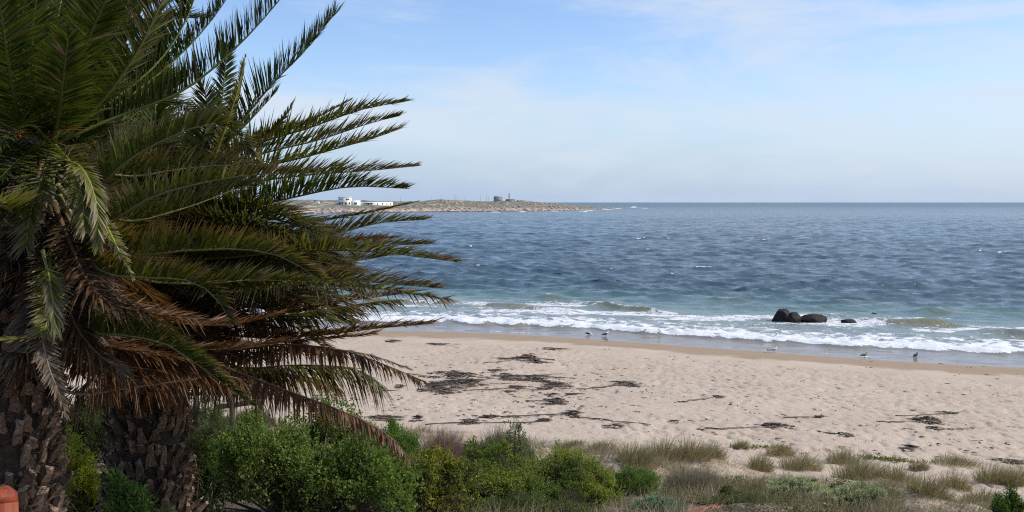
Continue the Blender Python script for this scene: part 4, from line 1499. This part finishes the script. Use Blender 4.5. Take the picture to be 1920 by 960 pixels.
# ------------------------------------------------------------------ date palms
m_stub, n, b = mat("palm_leaf_base")
n1 = n.new('ShaderNodeTexCoord').outputs['Object']
oi = n.new('ShaderNodeObjectInfo').outputs['Random']
f1 = n.noise(n.mapping(n1, scale=(30, 30, 5)), 1.0, 5, .65)
c = n.mix(n.ss(f1, .3, .7), (0.088, 0.052, 0.034), (0.255, 0.165, 0.110))
hs = n.new('ShaderNodeHueSaturation')
n.l.new(c, hs.inputs['Color'])
n.put(hs.inputs['Value'], n.m('ADD', n.m('MULTIPLY', oi, 1.0), .45))
n.l.new(hs.outputs[0], b.inputs['Base Color'])
b.inputs['Roughness'].default_value = .85
bp = n.new('ShaderNodeBump')
bp.inputs['Strength'].default_value = .6
bp.inputs['Distance'].default_value = .01
n.l.new(f1, bp.inputs['Height'])
n.l.new(bp.outputs[0], b.inputs['Normal'])
m_cut = simple("sawn_leaf_base", (0.25, 0.185, 0.13), .9, .25, 30, .4)
m_core = simple("palm_trunk_fibre", (0.055, 0.036, 0.026), .95, .4, 18, .8)
m_rachis = leafy("palm_midrib", .06, .4, .4, (1, 1, .7))

stub_meshes = {}


def stub_mesh(L, seed):
    """old leaf base: broad where it clasps the trunk, narrowing to a sawn end"""
    r = np.random.default_rng(seed)
    sec = []
    w0 = r.uniform(.62, .95)
    for t, w_, th_ in ((-.12, .078 * w0, .024), (.25, .064 * w0, .030), (.7, .046 * w0, .026), (1.0, r.uniform(.028, .042), r.uniform(.014, .026))):
        b_ = .012 * t * L / .2
        sec.append([(t * L, -w_, -th_ * .5 + b_), (t * L, -w_ * .35, -th_ + b_), (t * L, w_ * .35, -th_ + b_), (t * L, w_, -th_ * .5 + b_), (t * L, w_ * .4, th_ + b_), (t * L, -w_ * .4, th_ + b_)])
    V = np.array(sec).reshape(-1, 3) + r.normal(0, .007, (24, 3))
    V[18:, 0] += V[18:, 1] * r.normal(0, .35) + r.normal(0, .006, 6)
    Fq = [(i * 6 + j, i * 6 + (j + 1) % 6, (i + 1) * 6 + (j + 1) % 6, (i + 1) * 6 + j) for i in range(3) for j in range(6)]
    me = bpy.data.meshes.new("leaf_stub")
    me.from_pydata([tuple(v) for v in V], [], Fq + [(18, 19, 20, 21, 22, 23)])
    me.materials.append(m_stub)
    me.materials.append(m_cut)
    me.polygons[len(Fq)].material_index = 1
    me.update()
    return me


def palm_trunk(root, x, y, zb, zt, r0, r1, rows, per, seed, long_low):
    r = np.random.default_rng(seed)
    mb = MB()
    zz_ = np.linspace(zb - .4, zt, 14)
    mb.tube([(0, 0, z_ - zb) for z_ in zz_], np.interp(zz_, [zb - .4, zb + .4, zt], [r0 * 1.08, r0, r1]), 20)
    tr = mb.build("trunk", m_core, root, smooth=True)
    ms = [stub_mesh(l, seed * 10 + i) for i, l in enumerate((.12, .15, .17, .20, .24, .29))]
    for i in range(rows):
        f = i / (rows - 1)
        zc = .02 + (zt - zb - .05) * f
        rad = r0 + (r1 - r0) * f
        for j in range(per):
            a = 2 * math.pi * (j + .5 * (i % 2) + .06 * i) / per + r.normal(0, .07)
            if r.uniform() < .10:
                continue
            lowk = max(0, 1 - f * 2.2)
            k = int(np.clip(r.integers(0, 4) + (3.2 * lowk if long_low else 0), 0, 5))
            elev = math.radians(r.normal(60 - 24 * lowk, 10))
            o = bpy.data.objects.new("leaf_stub", ms[k])
            COL.objects.link(o)
            o.parent = tr
            out = Vector((math.cos(a), math.sin(a), 0))
            X = (out * math.cos(elev) + Vector((0, 0, 1)) * math.sin(elev)).normalized()
            Yv = Vector((-math.sin(a), math.cos(a), 0))
            Zv = X.cross(Yv)
            M = Matrix((X, Yv, Zv)).transposed().to_4x4()
            M.translation = out * (rad + .012) + Vector((0, 0, zc + r.normal(0, .022)))
            M = M @ Matrix.Diagonal((r.uniform(.75, 1.2), r.uniform(.7, 1.15), r.uniform(.8, 1.4), 1))
            o.matrix_local = M
    # loose fibres and torn sheath between the leaf bases
    nf = rows * per * 9
    a = r.uniform(0, 6.283, nf)
    z = r.uniform(.0, zt - zb, nf)
    rad = r0 + (r1 - r0) * z / (zt - zb) + r.uniform(.0, .13, nf)
    base = np.stack([np.cos(a) * rad, np.sin(a) * rad, z], 1)
    d = unit(np.stack([np.cos(a) * .7, np.sin(a) * .7, np.full(nf, .5)], 1) + r.normal(size=(nf, 3)) * .55)
    q = r.uniform(size=(nf, 1))
    c = np.array([.06, .04, .027]) * (1 - q) + np.array([.21, .15, .10]) * q
    V, Fc, Cc = blades(base, d, unit(np.cross(d, rdir(r, nf))), r.uniform(.05, .17, nf), r.uniform(.004, .014, nf), c, None, (0, .5, 1), (.6, 1, .1), droop=r.uniform(0, .8, nf))
    mesh_np("trunk_fibre", V, Fc, m_dryleaf, Cc, root)["kind"] = "stuff"
    return tr


GREEN, OLIVE, YEL = np.array([.052, .076, .013]), np.array([.098, .113, .020]), np.array([.15, .165, .028])
BROWN, STRAW, GREYB, RUST = np.array([.115, .060, .030]), np.array([.28, .21, .135]), np.array([.14, .105, .076]), np.array([.125, .054, .024])
STY = {  # leaflet colour, tip colour, tip share, midrib colour
    'g': (GREEN, OLIVE, (.13, .155, .035)),
    'o': (OLIVE, GREYB, (.17, .165, .05)),
    'm': (OLIVE * .85, BROWN * 1.4, (.17, .15, .05)),
    'y': (YEL, STRAW, (.26, .25, .06)),
    'b': (BROWN * .8, BROWN * 1.7, (.18, .105, .05)),
    'r': (RUST * .85, BROWN * 1.8, (.20, .09, .035)),
    'k': (np.array([.050, .031, .018]), np.array([.125, .080, .048]), (.12, .075, .04)),  # old dead fronds, with the shade of the inner crown put into their colour
    'd': (GREYB * .75, STRAW * .8, (.24, .17, .11)),
}


def catmull(P, n_):
    P = np.asarray(P, float)
    Q = np.concatenate([[2 * P[0] - P[1]], P, [2 * P[-1] - P[-2]]])
    ts = np.linspace(0, len(P) - 1 - 1e-6, n_ * 3)
    out = []
    for t in ts:
        i = int(t)
        f = t - i
        a, b_, c_, d_ = Q[i], Q[i + 1], Q[i + 2], Q[i + 3]
        out.append(.5 * (2 * b_ + (c_ - a) * f + (2 * a - 5 * b_ + 4 * c_ - d_) * f ** 2 + (3 * b_ - a - 3 * c_ + d_) * f ** 3))
    out = np.array(out)
    s = np.concatenate([[0], np.cumsum(np.linalg.norm(np.diff(out, axis=0), axis=1))])
    u = np.linspace(0, s[-1], n_)
    return np.stack([np.interp(u, s, out[:, j]) for j in range(3)], 1), s[-1]


def frond(root, pts, style, seed, Lm=.47, vee=32, bare=.14, roll=0.0, droop=.10, taper=.55, name="frond", label=None, ang=(72, 33), dens=1.55, rib=.017, ragged=.12):
    r = np.random.default_rng(seed)
    if style in 'brdk':
        Lm = min(Lm, .30)
    Pc, length = catmull(pts, 40)
    ribT = unit(np.gradient(Pc, axis=0))
    up = np.array([0, 0, 1.0])
    U = up - ribT * (ribT @ up)[:, None]
    weak = np.linalg.norm(U, axis=1)
    ref = up if weak.mean() > .3 else np.array([0, 1.0, 0.3])
    U = unit(ref - ribT * (ribT @ ref)[:, None])
    if roll:
        ca, sa = math.cos(math.radians(roll)), math.sin(math.radians(roll))
        U = U * ca + np.cross(ribT, U) * sa
    S = np.cross(ribT, U)
    n_ = max(20, int(length / .0195 * dens))
    t = np.repeat(np.linspace(bare, .995, n_), 2)
    side = np.tile([1.0, -1.0], n_)
    t = np.clip(t + r.normal(0, .004, 2 * n_), 0, 1)
    keep = r.uniform(size=2 * n_) > .05 + .22 * ragged * 2 * sstep(t, .6, 1)
    t, side = t[keep], side[keep]
    m = len(t)
    x = t * 39
    i0 = np.clip(x.astype(int), 0, 38)
    f = (x - i0)[:, None]
    lerp = lambda A: A[i0] * (1 - f) + A[i0 + 1] * f
    B, T_, U_l, S_l = lerp(Pc), unit(lerp(ribT)), unit(lerp(U)), unit(lerp(S))
    al = np.radians(ang[0] + (ang[1] - ang[0]) * t ** 1.3 + r.normal(0, 3, m))
    ve = np.radians(vee + r.normal(0, 6, m) + 14 * (r.uniform(size=m) < .35))
    D = T_ * np.cos(al)[:, None] + (S_l * (side * np.cos(ve))[:, None] + U_l * np.sin(ve)[:, None]) * np.sin(al)[:, None]
    D = unit(D + r.normal(size=(m, 3)) * .03)
    L = Lm * np.interp(t, [0, .10, .22, .45, .75, 1.0], [.40, .65, .95, 1.0, .62 + .40 * taper, .12 + taper * .6]) * r.uniform(.82, 1.1, m)
    tw = r.normal(0, .38, m)
    Wv = unit(np.cross(D, U_l))
    Nn = np.cross(Wv, D)
    Wv = Wv * np.cos(tw)[:, None] + Nn * np.sin(tw)[:, None]
    c1, c2, cr = [np.array(q) for q in STY[style]]
    col = c1 * r.uniform(.65, 1.4, (m, 1)) * (1 + .25 * (vnoise(t * 7 + seed, t * 0, 5)[:, None] - .5))
    dead = (r.uniform(size=(m, 1)) < ragged * (.4 + 1.6 * sstep(t, .45, 1)[:, None]))
    col = np.where(dead, (GREYB if style not in 'brk' else BROWN * 1.5) * r.uniform(.6, 1.5, (m, 1)), col)
    tip = c2 * r.uniform(.6, 1.5, (m, 1))
    V, Fc, Cc = blades(B, D, Wv, L, np.full(m, .0185) * r.uniform(.8, 1.15, m), col, tip, (0, .42, 1), (.6, 1.06, .06), r.uniform(0, 2 * droop, m))
    nm = "dead_frond" if style in 'brdk' else name
    fo = mesh_np(nm, V, Fc, m_frond, Cc, root)
    if label:
        fo["label"] = label
    mb = MB()
    rr_ = np.interp(np.linspace(0, 1, 40), [0, .05, .3, 1], [rib * 1.7, rib * 1.35, rib, rib * .22])
    mb.tube(Pc[::3], rr_[::3], 5, True, cr, .75)
    mb.build("midrib", m_rachis, fo, smooth=True, usecol=True)
    return fo


def palm(name_label, gx0, gy0, r0, r1, ztop, rows, per, seed, long_low):
    zb = gz(gx0, gy0)
    root = empty("date_palm", (gx0, gy0, zb))
    tag(root, name_label, "palm tree")
    palm_trunk(root, gx0, gy0, zb, ztop, r0, r1, rows, per, seed, long_low)
    return root, np.array([gx0, gy0, zb])


YA, YB = 8.0, 10.6
xa, xb = at(2, 800, YA)[0], at(277, 800, YB)[0]
palmA, oA = palm("nearer date palm with the thick stubbly trunk cut by the left edge", xa, YA, .37, .37, 8.6, 23, 16, 1, True)
palmB, oB = palm("farther date palm standing right, its crown blown to the right over the sea", xb, YB, .36, .335, 8.2, 26, 19, 2, True)
fs = [1000]


def F_(which, pts, style, **kw):
    """frond along its measured course: (photo u, photo v, metres ahead)"""
    root, o0 = (palmA, oA) if which == 'A' else (palmB, oB)
    fs[0] += 1
    return frond(root, [at(*p) - o0 for p in pts], style, fs[0], **kw)


# --- fronds that make the outline on the right (far palm)
F_('B', [(330, 420, 10.5), (400, 300, 10.6), (500, 170, 10.7), (572, 95, 10.7), (631, 22, 10.7)], 'g', vee=30, roll=32)
F_('B', [(320, 420, 10.5), (390, 310, 11.0), (470, 225, 11.3), (520, 170, 11.4)], 'g', Lm=.32)
F_('B', [(370, 360, 10.7), (408, 240, 10.9), (420, 150, 11), (426, 84, 11)], 'g', Lm=.26, vee=20)
F_('B', [(375, 360, 10.4), (415, 260, 10.3), (445, 170, 10.2), (461, 104, 10.2)], 'y', Lm=.13, vee=15)
F_('B', [(350, 360, 10.4), (380, 270, 10.3), (388, 190, 10.2), (368, 140, 10.1)], 'g', Lm=.30, vee=20)
F_('B', [(370, 360, 10.7), (425, 260, 10.8), (448, 180, 10.9), (459, 118, 10.9)], 'o', Lm=.2)
F_('B', [(330, 420, 10.3), (440, 290, 10.2), (510, 245, 10.0), (536, 215, 9.9), (552, 189, 9.9)], 'm', Lm=.15, vee=15)
F_('B', [(330, 400, 10.6), (470, 270, 10.9), (570, 232, 11.1), (655, 189, 11.2)], 'd', Lm=.17, ragged=.5)
F_('B', [(320, 410, 10.6), (440, 290, 10.7), (580, 240, 10.6), (680, 205, 10.5), (757, 191, 10.4)], 'o', taper=.35, droop=.2)
F_('B', [(320, 415, 10.6), (450, 305, 11.1), (600, 262, 11.3), (690, 232, 11.4), (750, 217, 11.4)], 'm', taper=.3)
F_('B', [(310, 420, 10.5), (450, 330, 10.3), (590, 290, 10.2), (690, 262, 10.1), (752, 241, 10.1)], 'o', taper=.4, vee=22)
F_('B', [(310, 430, 10.5), (420, 355, 11), (560, 330, 11.2), (690, 320, 11.4), (782, 311, 11.5)], 'm', taper=.22, ragged=.3)
F_('B', [(310, 440, 10.5), (430, 400, 10.1), (560, 368, 9.8), (660, 350, 9.6), (768, 354, 9.5)], 'g', taper=.2, vee=55)
F_('B', [(300, 450, 10.5), (440, 442, 10.3), (580, 418, 10.2), (690, 398, 10.1), (784, 377, 10.0)], 'm', taper=.12, vee=12, Lm=.27, ang=(60, 18))
F_('B', [(300, 460, 10.5), (460, 462, 11), (600, 445, 11.2), (710, 418, 11.4), (798, 412, 11.5)], 'm', taper=.3)
F_('B', [(300, 470, 10.5), (440, 480, 10.2), (560, 468, 10.0), (680, 450, 9.8), (738, 446, 9.7)], 'r', taper=.35)
F_('B', [(300, 470, 10.5), (430, 490, 11.2), (570, 478, 11.5), (700, 462, 11.7), (804, 457, 11.8)], 'm', taper=.4)
F_('B', [(300, 480, 10.4), (400, 485, 9.8), (560, 470, 9.3), (700, 472, 9.0), (866, 492, 8.7)], 'o', taper=.22, ragged=.25)
F_('B', [(300, 490, 10.5), (430, 520, 10.8), (560, 505, 11), (660, 490, 11.2), (735, 478, 11.3)], 'o', taper=.5)
F_('B', [(300, 490, 10.4), (420, 530, 10), (560, 520, 9.7), (690, 528, 9.5), (820, 540, 9.4)], 'm', taper=.5, ragged=.3)
F_('B', [(300, 500, 10.4), (420, 545, 9.6), (560, 532, 9.1), (700, 540, 8.8), (838, 562, 8.6)], 'y', taper=.5, droop=.5, ragged=.35, Lm=.34)
F_('B', [(300, 510, 10.5), (420, 570, 10.7), (560, 575, 10.9), (680, 560, 11), (775, 548, 11.1)], 'b', taper=.5)
F_('B', [(300, 520, 10.5), (430, 590, 10.5), (560, 588, 10.5), (660, 572, 10.5), (740, 562, 10.5)], 'm', taper=.5, vee=-10, droop=.4)
F_('B', [(295, 530, 10.4), (400, 600, 9.9), (520, 590, 9.6), (620, 570, 9.5)], 'r', vee=10, ragged=.3)
F_('B', [(300, 530, 10.4), (420, 622, 9.9), (570, 630, 9.5), (700, 616, 9.2), (805, 607, 9.0)], 'b', vee=18, taper=.75, ragged=.3)
F_('B', [(300, 540, 10.4), (420, 640, 10.3), (540, 640, 10.3), (640, 632, 10.3), (700, 625, 10.3)], 'r', vee=5)
F_('B', [(300, 550, 10.4), (410, 650, 9.8), (540, 645, 9.4), (660, 662, 9.1), (800, 716, 8.9)], 'b', vee=-35, taper=.2, droop=.5, ragged=.4)
F_('B', [(300, 550, 10.5), (420, 660, 10.8), (560, 650, 11.0), (680, 662, 11.2), (772, 692, 11.2)], 'd', vee=-20, taper=.2, Lm=.25, ragged=.5)
F_('B', [(295, 560, 10.4), (420, 680, 10.0), (560, 684, 9.8), (660, 690, 9.7), (712, 718, 9.6)], 'm', vee=-30, taper=.6, droop=.5, label="half dead olive frond bowed over the sand")
F_('B', [(290, 560, 10.3), (390, 668, 9.4), (500, 718, 8.9), (640, 770, 8.5), (722, 812, 8.3), (768, 858, 8.2)], 'b', Lm=.24, vee=-30, taper=.5, droop=.5, ragged=.3, label="longest dead frond drooping over the green bush")
F_('B', [(290, 565, 10.4), (400, 690, 10.3), (520, 700, 10.2), (600, 712, 10.2), (640, 730, 10.2)], 'b', vee=-20, taper=.4, droop=.5, ragged=.4, Lm=.3)
F_('B', [(285, 570, 10.5), (330, 650, 10.5), (420, 690, 10.6), (520, 690, 10.7)], 'b', vee=-10, droop=.5, ragged=.4, Lm=.3)
F_('B', [(285, 575, 10.4), (340, 690, 10.0), (420, 722, 9.8), (500, 735, 9.7)], 'd', vee=-30, droop=.6, ragged=.5, Lm=.18)
F_('B', [(275, 560, 10.3), (220, 660, 9.9), (160, 720, 9.7), (110, 760, 9.6)], 'b', vee=-45, droop=.7, ragged=.4)
F_('B', [(280, 560, 10.3), (300, 660, 9.6), (330, 710, 9.3), (350, 750, 9.2)], 'r', vee=-40, droop=.6, Lm=.28)
F_('B', [(270, 560, 10.3), (230, 640, 9.6), (200, 690, 9.4), (190, 735, 9.3)], 'b', vee=-40, droop=.6, Lm=.28)

# --- near palm
A0 = (92, 268, 8.0)
F_('A', [(95, 262, 7.9), (125, 180, 7.5), (158, 90, 7.1), (205, -15, 6.8), (240, -90, 6.6)], 'g', Lm=.36, vee=8, roll=0, label="broad upright frond at the heart of the near crown")
F_('A', [(85, 262, 7.9), (40, 220, 7.4), (18, 130, 7.0), (3, 30, 6.7), (-20, -80, 6.5)], 'g', Lm=.42, vee=5)
F_('A', [(105, 268, 8.1), (230, 215, 8.3), (340, 172, 8.4), (440, 92, 8.5), (528, -5, 8.6), (570, -70, 8.6)], 'g', Lm=.36, vee=62, roll=-12, taper=.7, label="long frond sweeping up to the top edge")
F_('A', [(100, 262, 8.1), (210, 190, 8.5), (295, 118, 8.8), (345, 45, 9.0), (370, -20, 9.1), (395, -90, 9.2)], 'g', Lm=.40, vee=58)
F_('A', [(100, 262, 8.2), (230, 190, 8.9), (330, 110, 9.3), (395, 40, 9.5), (440, -25, 9.6)], 'g', Lm=.36, vee=50)
F_('A', [(100, 262, 8.1), (180, 170, 8.4), (240, 70, 8.6), (290, -30, 8.7)], 'g', Lm=.40, vee=20)
F_('A', [(110, 270, 8.1), (190, 190, 8.0), (255, 100, 7.9), (300, 10, 7.8), (330, -60, 7.8)], 'o', Lm=.38, vee=15)
F_('A', [(110, 400, 7.9), (185, 350, 7.4), (250, 295, 7.2), (335, 250, 7.05), (400, 232, 7.0), (440, 247, 7.0), (470, 290, 7.0)], 'o', Lm=.33, vee=64, taper=.3, roll=-8, label="arched frond with its yellow tip hanging")
F_('A', [(100, 290, 8.0), (230, 330, 8.4), (330, 318, 8.6), (420, 310, 8.8), (480, 320, 9)], 'm', Lm=.33, vee=60)
F_('A', [(110, 440, 7.9), (200, 420, 7.5), (280, 372, 7.3), (370, 345, 7.2), (470, 328, 7.1), (596, 323, 7.0)], 'o', Lm=.27, vee=58, taper=.25, ragged=.35, label="long frond lying nearly level with straw tipped leaflets")
F_('A', [(110, 330, 8.0), (220, 412, 8.4), (340, 392, 8.7), (450, 352, 9), (485, 350, 9.0)], 'o', Lm=.32, vee=60)
F_('A', [(110, 350, 7.9), (230, 470, 7.6), (340, 470, 7.4), (450, 467, 7.2), (530, 482, 7.1), (605, 527, 7.0)], 'm', Lm=.33, vee=64, taper=.35, roll=-10)
F_('A', [(110, 370, 7.9), (180, 500, 7.5), (270, 520, 7.3), (345, 524, 7.15), (400, 552, 7.1), (434, 607, 7.05)], 'm', Lm=.31, vee=66, taper=.4, roll=-10, label="bowed green frond with grey brown leaflet tips")
F_('A', [(110, 370, 8.0), (230, 510, 8.2), (360, 532, 8.3), (470, 525, 8.4), (580, 528, 8.5)], 'o', Lm=.32, vee=60)
F_('A', [(105, 400, 7.9), (150, 600, 7.5), (230, 628, 7.3), (300, 640, 7.2), (355, 672, 7.1), (420, 720, 7.0), (475, 760, 6.95)], 'g', Lm=.27, vee=66, taper=.3, roll=-12, label="deep green frond crossing the brown skirt")
F_('A', [(100, 420, 7.9), (150, 640, 7.7), (250, 690, 7.6), (350, 690, 7.6), (450, 710, 7.6)], 'r', Lm=.34, vee=-20, droop=.5)
F_('A', [(100, 420, 7.9), (200, 610, 8.1), (320, 650, 8.2), (430, 655, 8.3), (540, 640, 8.4)], 'b', Lm=.36, vee=20)
F_('A', [(100, 420, 7.9), (180, 560, 7.9), (300, 600, 8.0), (420, 610, 8.1), (520, 590, 8.2)], 'r', Lm=.36, vee=25)
F_('A', [(95, 430, 7.8), (60, 640, 7.2), (10, 660, 7.0), (-40, 690, 6.9)], 'd', Lm=.26, vee=-10, droop=.4)
F_('A', [(95, 430, 7.8), (90, 600, 7.1), (50, 632, 6.9), (0, 636, 6.8)], 'y', Lm=.2, vee=10)
F_('A', [(60, 380, 7.8), (30, 400, 7.2), (5, 385, 6.7), (-30, 390, 6.3)], 'y', Lm=.30, vee=30, label="yellow green frond end fanned out at the left edge")
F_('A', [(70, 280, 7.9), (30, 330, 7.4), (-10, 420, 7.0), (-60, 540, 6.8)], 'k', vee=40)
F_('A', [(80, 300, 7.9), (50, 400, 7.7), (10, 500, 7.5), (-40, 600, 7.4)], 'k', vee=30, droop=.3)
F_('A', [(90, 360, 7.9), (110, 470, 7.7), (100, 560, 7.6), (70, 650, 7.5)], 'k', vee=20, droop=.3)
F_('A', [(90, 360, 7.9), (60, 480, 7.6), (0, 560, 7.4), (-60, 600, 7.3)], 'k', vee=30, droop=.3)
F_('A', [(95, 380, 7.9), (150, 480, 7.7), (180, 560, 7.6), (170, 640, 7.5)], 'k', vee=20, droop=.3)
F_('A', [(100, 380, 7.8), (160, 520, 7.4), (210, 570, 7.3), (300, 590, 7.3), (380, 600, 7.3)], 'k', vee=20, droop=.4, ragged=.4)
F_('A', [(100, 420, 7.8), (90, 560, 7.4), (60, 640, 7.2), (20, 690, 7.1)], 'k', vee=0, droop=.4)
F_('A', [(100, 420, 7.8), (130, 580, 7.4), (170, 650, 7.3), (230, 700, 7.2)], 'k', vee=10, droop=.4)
F_('A', [(100, 440, 7.9), (160, 620, 7.6), (260, 660, 7.6), (340, 672, 7.6), (410, 690, 7.6)], 'b', vee=20, droop=.3)
F_('A', [(100, 450, 7.9), (80, 620, 7.6), (40, 690, 7.5), (-20, 720, 7.4)], 'b', vee=0, droop=.4)
F_('A', [(100, 262, 7.9), (75, 170, 7.6), (60, 80, 7.4), (70, -20, 7.2)], 'g', Lm=.40, vee=15)
F_('A', [(102, 262, 8.2), (150, 190, 8.4), (180, 90, 8.6), (175, -30, 8.8)], 'g', Lm=.42, vee=20)
F_('A', [(60, 270, 7.9), (-20, 240, 7.6), (-80, 180, 7.4)], 'g', Lm=.4)
F_('A', [(92, 275, 7.9), (50, 290, 7.4), (5, 330, 7.0), (-50, 400, 6.8)], 'g', Lm=.34, vee=25)
F_('A', [(88, 262, 7.8), (60, 235, 7.3), (25, 245, 6.9), (-20, 290, 6.6)], 'g', Lm=.34, vee=30)
F_('A', [(100, 272, 7.8), (128, 300, 7.4), (150, 350, 7.2), (160, 430, 7.1)], 'o', Lm=.28, vee=25)
F_('A', [(96, 262, 7.8), (110, 215, 7.3), (118, 150, 6.9), (128, 70, 6.6)], 'g', Lm=.34, vee=10)
F_('A', [(98, 280, 7.8), (80, 330, 7.3), (60, 390, 7.1), (48, 460, 7.0)], 'o', Lm=.30, vee=25)
# stripped midrib of a fallen frond
F_('A', [(60, 700, 7.7), (140, 738, 7.6), (250, 726, 7.5), (372, 710, 7.4)], 'd', Lm=.10, vee=40, dens=.5, rib=.016, label="stripped pale midrib of a dead frond")
# broken tips that hang in front of the crown and catch the sun
F_('A', [(120, 300, 7.3), (150, 312, 7.05), (172, 350, 6.95), (183, 400, 6.9), (184, 455, 6.88)], 'y', Lm=.15, vee=8, ang=(50, 18), bare=.25, taper=.8, rib=.010, label="sunlit yellow frond tip hanging in the crown's middle")
F_('A', [(190, 405, 7.2), (203, 430, 7.08), (216, 456, 7.02), (232, 488, 7.0), (248, 520, 7.0)], 'y', Lm=.085, vee=8, bare=.1, taper=.7, rib=.009)
F_('A', [(80, 470, 7.2), (92, 520, 7.0), (98, 560, 6.95), (104, 620, 6.9)], 'o', Lm=.15, vee=8, ang=(40, 15), bare=.3, taper=.9, rib=.010)
F_('A', [(70, 590, 7.2), (80, 640, 7.0), (92, 690, 6.95), (108, 730, 6.9), (124, 778, 6.9)], 'd', Lm=.13, vee=5, taper=.4, rib=.008, label="grey dry frond tip hanging before the near trunk")

# --- the rest of both crowns, grown in a spiral round the heart
XM_V = [-400, 0, 60, 100, 180, 250, 300, 350, 400, 450, 500, 550, 600, 650, 700, 725, 760]
XM_U = [520, 455, 400, 360, 350, 470, 560, 520, 500, 590, 640, 640, 620, 560, 440, 330, -60]


def spray(root, o0, heart, count, seed, e_hi, e_lo, Lr, styles, ymin=5.2, vmax=725, umax=900, azr=None, extra=0):
    r = np.random.default_rng(seed)
    made, k = 0, 0
    while made < count and k < 900:
        k += 1
        g_ = (made + r.uniform()) / count
        az_ = k * 2.39996 + r.normal(0, .2) if azr is None else math.radians(r.uniform(*azr))
        e0 = math.radians(e_hi + (e_lo - e_hi) * g_)
        bend = math.radians(r.uniform(38, 62)) * (1.0 if e0 > 0 else .55)
        L = r.uniform(*Lr)
        pts = [heart + np.array([0, 0, -1.15 * g_])]
        wind = np.array([.28, .06, 0])
        for s in np.linspace(.12, 1, 7):
            e_ = e0 - bend * s ** 1.3
            d_ = np.array([math.cos(az_) * math.cos(e_), math.sin(az_) * math.cos(e_), math.sin(e_)]) + wind * s
            pts.append(pts[-1] + d_ / np.linalg.norm(d_) * L / 7)
        P = np.array(pts)
        u_, v_ = proj(P)
        if (P[:, 1] < ymin).any() or (u_ > np.minimum(umax, np.interp(v_, XM_V, XM_U) + extra)).any() or (v_[-3:] > vmax).any():
            continue
        st_ = styles[min(int(g_ * len(styles)), len(styles) - 1)]
        dead_ = st_ in 'brdk'
        frond(root, P - o0, st_, seed * 1000 + k, Lm=r.uniform(.34, .44), vee=r.uniform(20, 40) if not dead_ else r.uniform(-18, 24), droop=.12 if not dead_ else .28,
              ragged=.08 if st_ == 'g' else .25)
        made += 1


hA = np.array([at(*A0)[0], YA, at(*A0)[2]])
hB = np.array([at(300, 415, YB)[0], YB, at(300, 415, YB)[2]])
spray(palmA, oA, hA, 84, 21, 78, -48, (2.2, 3.2), "gggggoogommmbbrbb", 7.75, 700, 430)
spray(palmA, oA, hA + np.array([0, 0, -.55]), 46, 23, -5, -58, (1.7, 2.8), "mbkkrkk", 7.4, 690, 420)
spray(palmB, oB, hB + np.array([0, 0, -.35]), 40, 24, 15, -42, (2.0, 3.2), "ommrbbrb", 9.8, 690)
spray(palmB, oB, hB + np.array([0, 0, -.1]), 34, 25, 28, -26, (2.2, 3.0), "oomomrmrbb", 9.0, 700, 900, (-42, 42), 55)
spray(palmB, oB, hB, 84, 22, 75, -55, (2.2, 3.3), "ggggogommmrbbrbd", 9.8, 700)

# fibres and flower stalks in the heart of the near crown
r = np.random.default_rng(77)
mb = MB()
for i in range(60):
    a = r.uniform(0, 6.283)
    p0 = hA - oA + np.array([r.normal(0, .12), -.25 + r.normal(0, .08), r.normal(-.05, .06)])
    L = r.uniform(.2, .55)
    d_ = unit(np.array([r.normal(-.3, .7), r.normal(-.8, .3), r.uniform(-.3, .8)]))
    P = [p0 + d_ * L * s + np.array([0, 0, -.5 * L * s * s]) for s in np.linspace(0, 1, 6)]
    mb.tube(P, .0035, 3, False, GREYB * r.uniform(.6, 1.6))
mb.build("crown_fibre", m_rachis, palmA, usecol=True)["kind"] = "stuff"
for o0, hh_, root, ox in ((oA, hA, palmA, .10), (oA, hA, palmA, -.05)):
    mb = MB()
    for i in range(22):
        p0 = hh_ - o0 + np.array([ox, -.30, .02])
        L = r.uniform(.18, .42)
        d_ = unit(np.array([ox * 4 + r.normal(0, .45), r.normal(-.5, .3), r.uniform(.2, 1.1)]))
        P = [p0 + d_ * L * s + np.array([0, 0, -.35 * L * s * s]) for s in np.linspace(0, 1, 5)]
        mb.tube(P, .005, 3, False, np.array([.30, .13, .025]) * r.uniform(.6, 1.3))
    mb.build("fruit_stalk", m_rachis, root, usecol=True)["kind"] = "stuff"
# orange leaf bases under the far crown
for (u0, v0, u1, v1) in ((232, 775, 215, 745), (275, 770, 282, 735), (305, 765, 325, 738)):
    mb = MB()
    a, b_ = at(u0, v0, YB - .40) - oB, at(u1, v1, YB - .62) - oB
    mb.tube([a, (a + b_) / 2, b_], [.05, .042, .028], 6, True, (.17, .085, .024), .5)
    mb.build("green_leaf_base", m_rachis, palmB, True, True)
